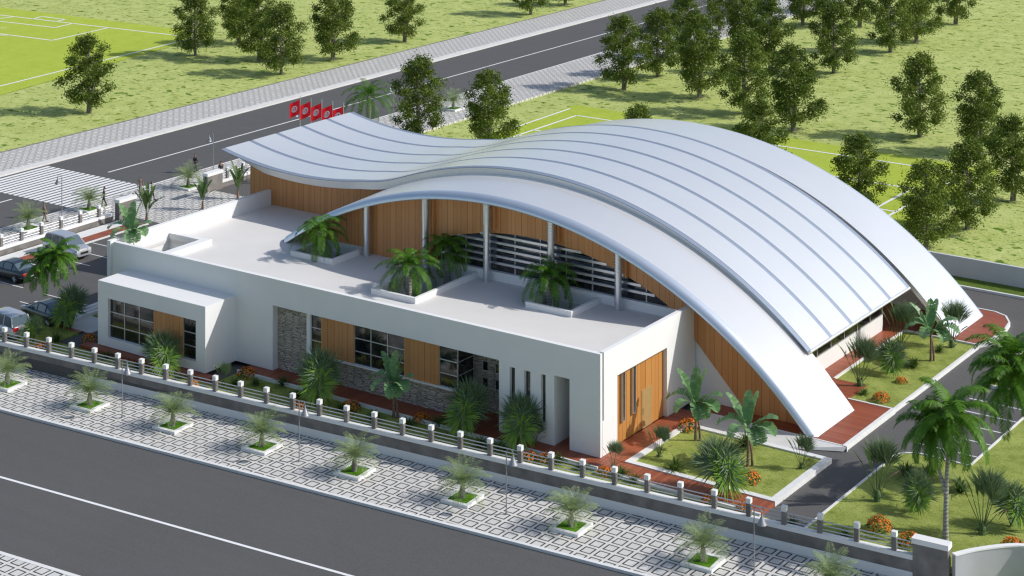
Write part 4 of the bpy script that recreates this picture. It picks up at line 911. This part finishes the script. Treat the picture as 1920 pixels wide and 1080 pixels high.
# ================================================================== CARS
M['glasscar'] = plain('car_glass', (.10, .14, .17), .08, 0, var=.05, spec=.9)
M['chrome'] = plain('alloy', (.6, .6, .62), .25, .9, var=.02); M['redlens'] = plain('red_lens', (.5, .02, .02), .2, var=.02); M['clear'] = plain('clear_lens', (.75, .76, .78), .15, var=.02)
def paint(nm, c, metal=.5):
    m = plain(nm, c, .28, metal, var=.02, sc=1); m.node_tree.nodes['Principled BSDF'].inputs['Coat Weight'].default_value = .8; return m
def make_car(kind, pm):
    """x forward. lofted body + glasshouse"""
    sedan = kind == 'sedan'; L = 4.75 if sedan else 4.4; W = .90
    if sedan: top = [(-1, .62, .70), (-.96, .92, .80), (-.62, 1.0, .88), (-.3, .97, .9), (0, .95, .9), (.38, .93, .9), (.72, .85, .86), (.94, .68, .78), (1, .52, .66)]
    else: top = [(-1, .75, .78), (-.97, 1.02, .84), (-.6, 1.06, .9), (-.3, 1.04, .9), (0, 1.02, .9), (.42, 1.02, .9), (.78, .98, .88), (.95, .86, .80), (1, .62, .70)]
    e = empty('parked_car', label='x', cat='car', group='cars in the west car park'); mb = MB(); rows = []
    for (t, h, w_) in top:
        x = t * L / 2; zb = .24 if abs(t) < .9 else .34
        half = [(0, zb), (w_ * .8, zb), (w_ * .97, zb + .12), (w_, (zb + h) * .5), (w_ * .96, h - .12), (w_ * .84, h - .02), (w_ * .4, h + .02), (0, h + .03)]
        rows.append([(x, y, z) for y, z in half] + [(x, -y, z) for y, z in half[-2:0:-1]])
    m_ = len(rows[0]); vs = [p for r_ in rows for p in r_]
    fs = [(i * m_ + k, (i + 1) * m_ + k, (i + 1) * m_ + (k + 1) % m_, i * m_ + (k + 1) % m_) for i in range(len(rows) - 1) for k in range(m_)]
    fs += [tuple(range(m_)), tuple(range((len(rows) - 1) * m_, len(rows) * m_))[::-1]]
    mb.add(vs, fs); body = mb.build('body', pm, e, smooth=True)
    if sedan: st_ = [(-1.75, .96, .72, .0), (-1.05, 1.36, .62, 1), (-.6, 1.43, .61, 1), (.05, 1.44, .61, 1), (.45, 1.38, .62, 1), (1.15, .93, .76, 0)]
    else: st_ = [(-2.05, 1.02, .78, .0), (-1.8, 1.66, .66, 1), (-1.2, 1.74, .64, 1), (.2, 1.74, .64, 1), (.6, 1.66, .65, 1), (1.25, 1.0, .78, 0)]
    g_, rf_ = MB(), MB(); hb = .92 if sedan else 1.0
    P = [[(x, .80, hb), (x, w_ + .02, h - .06 if f else h), (x, w_ - .08, h), (x, -(w_ - .08), h), (x, -(w_ + .02), h - .06 if f else h), (x, -.80, hb)] for (x, h, w_, f) in st_]
    for i in range(len(P) - 1):
        q, r_ = P[i], P[i + 1]
        for k in range(5):
            tgt = rf_ if (k in (1, 2, 3) and st_[i][3] and st_[i + 1][3]) else g_
            tgt.add([q[k], r_[k], r_[k + 1], q[k + 1]], [(3, 2, 1, 0)])
    g_.build('windows', M['glasscar'], body, smooth=False); rf_.build('roof', pm, body, smooth=True)
    pil = MB()
    for sy in (-1, 1):
        for (i, j) in ((0, 1), (4, 5)): a = Vector(P[i][1 if sy > 0 else 4]); b_ = Vector(P[j][1 if sy > 0 else 4]); pil.tube([a, b_], .04, 5)
        for xx in ((-.95, .1) if sedan else (-1.0, .0)): pil.tube([(xx, sy * .81, hb), (xx, sy * (.645 if sedan else .675), (1.37 if sedan else 1.66))], .035, 5)
    pil.build('pillars', pm, body)
    for sx in (-1.4, 1.42):
        for sy in (-1, 1):
            yy = sy * .80; t = MB().tube([(sx, yy - sy * .1, .33), (sx, yy + sy * .10, .33)], .33, 18).build('wheel', M['black'], e, smooth=True)
            rm = MB().tube([(sx, yy + sy * .09, .33), (sx, yy + sy * .115, .33)], .12, 10)
            for k in range(8):
                a = k * math.pi / 4; rm.tube([(sx + .04 * math.cos(a), yy + sy * .112, .33 + .04 * math.sin(a)), (sx + .22 * math.cos(a), yy + sy * .112, .33 + .22 * math.sin(a))], .028, 4)
            rm.build('rim', M['chrome'], t)
    hx = L / 2
    for sy in (-1, 1):
        MB().box(hx - .32, hx - .05, sy * .42 if sy > 0 else -.72, .72 if sy > 0 else -.42, .60 if sedan else .70, .74 if sedan else .88).build('headlight', M['clear'], e)
        MB().box(-hx + .0, -hx + .25, .38 if sy > 0 else -.78, .78 if sy > 0 else -.38, .68 if sedan else .72, .84 if sedan else 1.0).build('taillight', M['redlens'], e)
        MB().box(.72, .88, sy * .86 if sy > 0 else -1.03, 1.03 if sy > 0 else -.86, .95, 1.08).build('wing_mirror', pm, e)
    MB().box(-hx - .02, -hx + .02, -.26, .26, .5, .61).build('number_plate', M['flagwhite'], e)
    gr = MB().box(hx - .03, hx + .03, -.38, .38, .52, .68); gr.build('grille', M['black'], e)
    return e
dk, sv = paint('dark_blue_grey_paint', (.035, .05, .06)), paint('silver_paint', (.62, .63, .66))
sed, suv = make_car('sedan', dk), make_car('suv', sv)
def park(o, px, py, rz, lb):
    o.location = (*G(px, py, ZS), ZS); o.rotation_euler = (0, 0, R(rz)); o['label'] = lb
park(sed, 22, 520, 178, 'dark sedan parked at the left edge, tail lights towards the hall')
park(copy_tree(sed), 88, 600, 172, 'dark sedan parked behind the tall coconut palm, near the box room')
park(suv, 126, 478, -4, 'silver off roader with its bonnet towards the hall, parked beyond the palm')
park(copy_tree(suv), 8, 625, 175, 'silver boxy car cut by the left edge above the fence')

# ================================================================== PEOPLE
def person(px, py, az, top, low, label, female=False, skirt=False, zg=ZP, hair=(.02, .015, .012), step=.28):
    e = empty('person', (*G(px, py, zg), zg), R(az)); tag(e, label, 'person')
    def skel(name, verts, edges, rad, mat, root=0, par=e):
        me = bpy.data.meshes.new(name); me.from_pydata(verts, edges, []); me.materials.append(mat)
        o = bpy.data.objects.new(name, me); COL.objects.link(o); o.parent = par
        sk = o.modifiers.new('skin', 'SKIN'); sk.use_smooth_shade = True
        for i, r in enumerate(rad): me.skin_vertices[0].data[i].radius = (r if hasattr(r, '__len__') else (r, r))
        for i in range(len(verts)): me.skin_vertices[0].data[i].use_root = (i == root)
        sb = o.modifiers.new('sub', 'SUBSURF'); sb.levels = 1; sb.render_levels = 1
        return o
    s = step
    V = [(0, 0, .95), (0, 0, 1.15), (0, 0, 1.36), (0, 0, 1.50), (.01, 0, 1.60), (.01, 0, 1.70),
         (.0, .10, .90), (s * .5, .10, .50), (s * .7, .10, .07), (s * .7 + .16, .10, .04),
         (.0, -.10, .90), (-s * .15, -.10, .50), (-s * .8, -.10, .10), (-s * .8 + .15, -.10, .04),
         (0, .19, 1.40), (-.08, .24, 1.13), (.02, .26, .88), (0, -.19, 1.40), (.08, -.24, 1.13), (.18, -.25, .89)]
    Ed = [(0, 1), (1, 2), (2, 3), (3, 4), (4, 5), (0, 6), (6, 7), (7, 8), (8, 9), (0, 10), (10, 11), (11, 12), (12, 13), (2, 14), (14, 15), (15, 16), (2, 17), (17, 18), (18, 19)]
    Rd = [(.10, .14), (.085, .12), (.10, .16), .05, .075, .08, .085, .052, .035, .03, .085, .052, .035, .03, .05, .038, .028, .05, .038, .028]
    for (w_, sg) in ((16, 1), (19, -1)):                   # five short finger chains on each hand
        bx0, by0, bz0 = V[w_]; pi_ = len(V); V.append((bx0 + .01, by0, bz0 - .07)); Ed.append((w_, pi_)); Rd.append((.018, .03))
        for k in range(4):
            i0 = len(V); V.append((bx0 + .03 - .02 * k, by0 + .002 * k * sg, bz0 - .13)); V.append((bx0 + .035 - .02 * k, by0 - .012 * sg, bz0 - .16 - .006 * (k in (1, 2)))); Ed += [(pi_, i0), (i0, i0 + 1)]; Rd += [.008, .007]
        i0 = len(V); V.append((bx0 + .05, by0 - .01 * sg, bz0 - .08)); Ed.append((pi_, i0)); Rd.append(.009)
    body = skel('body', V, Ed, Rd, M['skin'])
    mt = plain('shirt_cloth', top, .85, var=.06); ml_ = plain('trouser_cloth', low, .85, var=.06); mh = plain('hair', hair, .8); msh = plain('shoe', (.015, .015, .015), .6)
    skel('shirt', [(0, 0, .93), (0, 0, 1.15), (0, 0, 1.36), (0, 0, 1.46), (0, .19, 1.40), (-.08, .24, 1.13), (.0, .255, .95), (0, -.19, 1.40), (.08, -.24, 1.13), (.15, -.245, .95)],
         [(0, 1), (1, 2), (2, 3), (2, 4), (4, 5), (5, 6), (2, 7), (7, 8), (8, 9)], [(.12, .165), (.105, .145), (.118, .18), .06, .065, .05, .042, .065, .05, .042], mt)
    if skirt:
        MB().tube([(0, 0, 1.0), (0, 0, .8), (0, 0, .55)], [.15, .19, .2], 12).build('skirt', ml_, e, smooth=True)
    else:
        skel('trousers', [(0, 0, .98), (.0, .10, .88), (s * .5, .10, .50), (s * .7, .10, .11), (.0, -.10, .88), (-s * .15, -.10, .50), (-s * .8, -.10, .13)], [(0, 1), (1, 2), (2, 3), (0, 4), (4, 5), (5, 6)], [(.115, .16), .10, .07, .058, .10, .07, .058], ml_)
    hv = [(0, 0, 1.66), (-.015, 0, 1.73)] + ([(-.07, 0, 1.6), (-.08, 0, 1.45)] if female else [])
    skel('hair', hv, [(0, 1)] + ([(1, 2), (2, 3)] if female else []), [.085, .085] + ([.06, .04] if female else []), mh).location = (-.018, 0, .022)
    f = MB()                                                # brow, nose and mouth
    f.tube([(.085, 0, 1.675), (.11, 0, 1.64)], [.008, .014], 5); f.tube([(.082, -.022, 1.605), (.086, .022, 1.605)], .006, 4)
    f.build('face', M['skin'], e)
    ey = MB()
    for sy in (-1, 1): ey.tube([(.072, sy * .03, 1.668), (.084, sy * .03, 1.668)], .009, 6)
    ey.build('eyes', msh, e)
    for (x_, y_) in ((s * .7, .10), (-s * .8, -.10)): MB().box(x_ - .08, x_ + .2, y_ - .05, y_ + .05, 0, .09).build('shoe', msh, e)
    return e
person(83, 417, 60, (.30, .20, .14), (.16, .11, .09), 'person in a brown shirt and dark trousers walking on the side pavement at the left')
person(195, 386, 230, (.06, .05, .06), (.012, .012, .014), 'person in black with long dark hair beside the zebra crossing', female=True)
person(249, 399, 300, (.42, .40, .44), (.02, .02, .03), 'person in a pale blouse and short dark skirt between the pier and the road', female=True, skirt=True)
person(263, 367, 120, (.26, .20, .20), (.22, .17, .17), 'person in a greyish pink suit at the end of the zebra crossing')
person(285, 376, 40, (.12, .20, .06), (.012, .012, .014), 'person in a green top and dark clothes striding by the zebra crossing', female=True)
person(366, 322, 70, (.012, .012, .014), (.012, .012, .014), 'person all in black standing near the kerb above the small palm')
person(414, 336, 150, (.03, .03, .035), (.04, .04, .05), 'person in dark clothes behind the fence rails by the second entrance pier')
for o in list(bpy.data.objects):
    if o.parent is None and o.name.startswith('street_planter'): pass
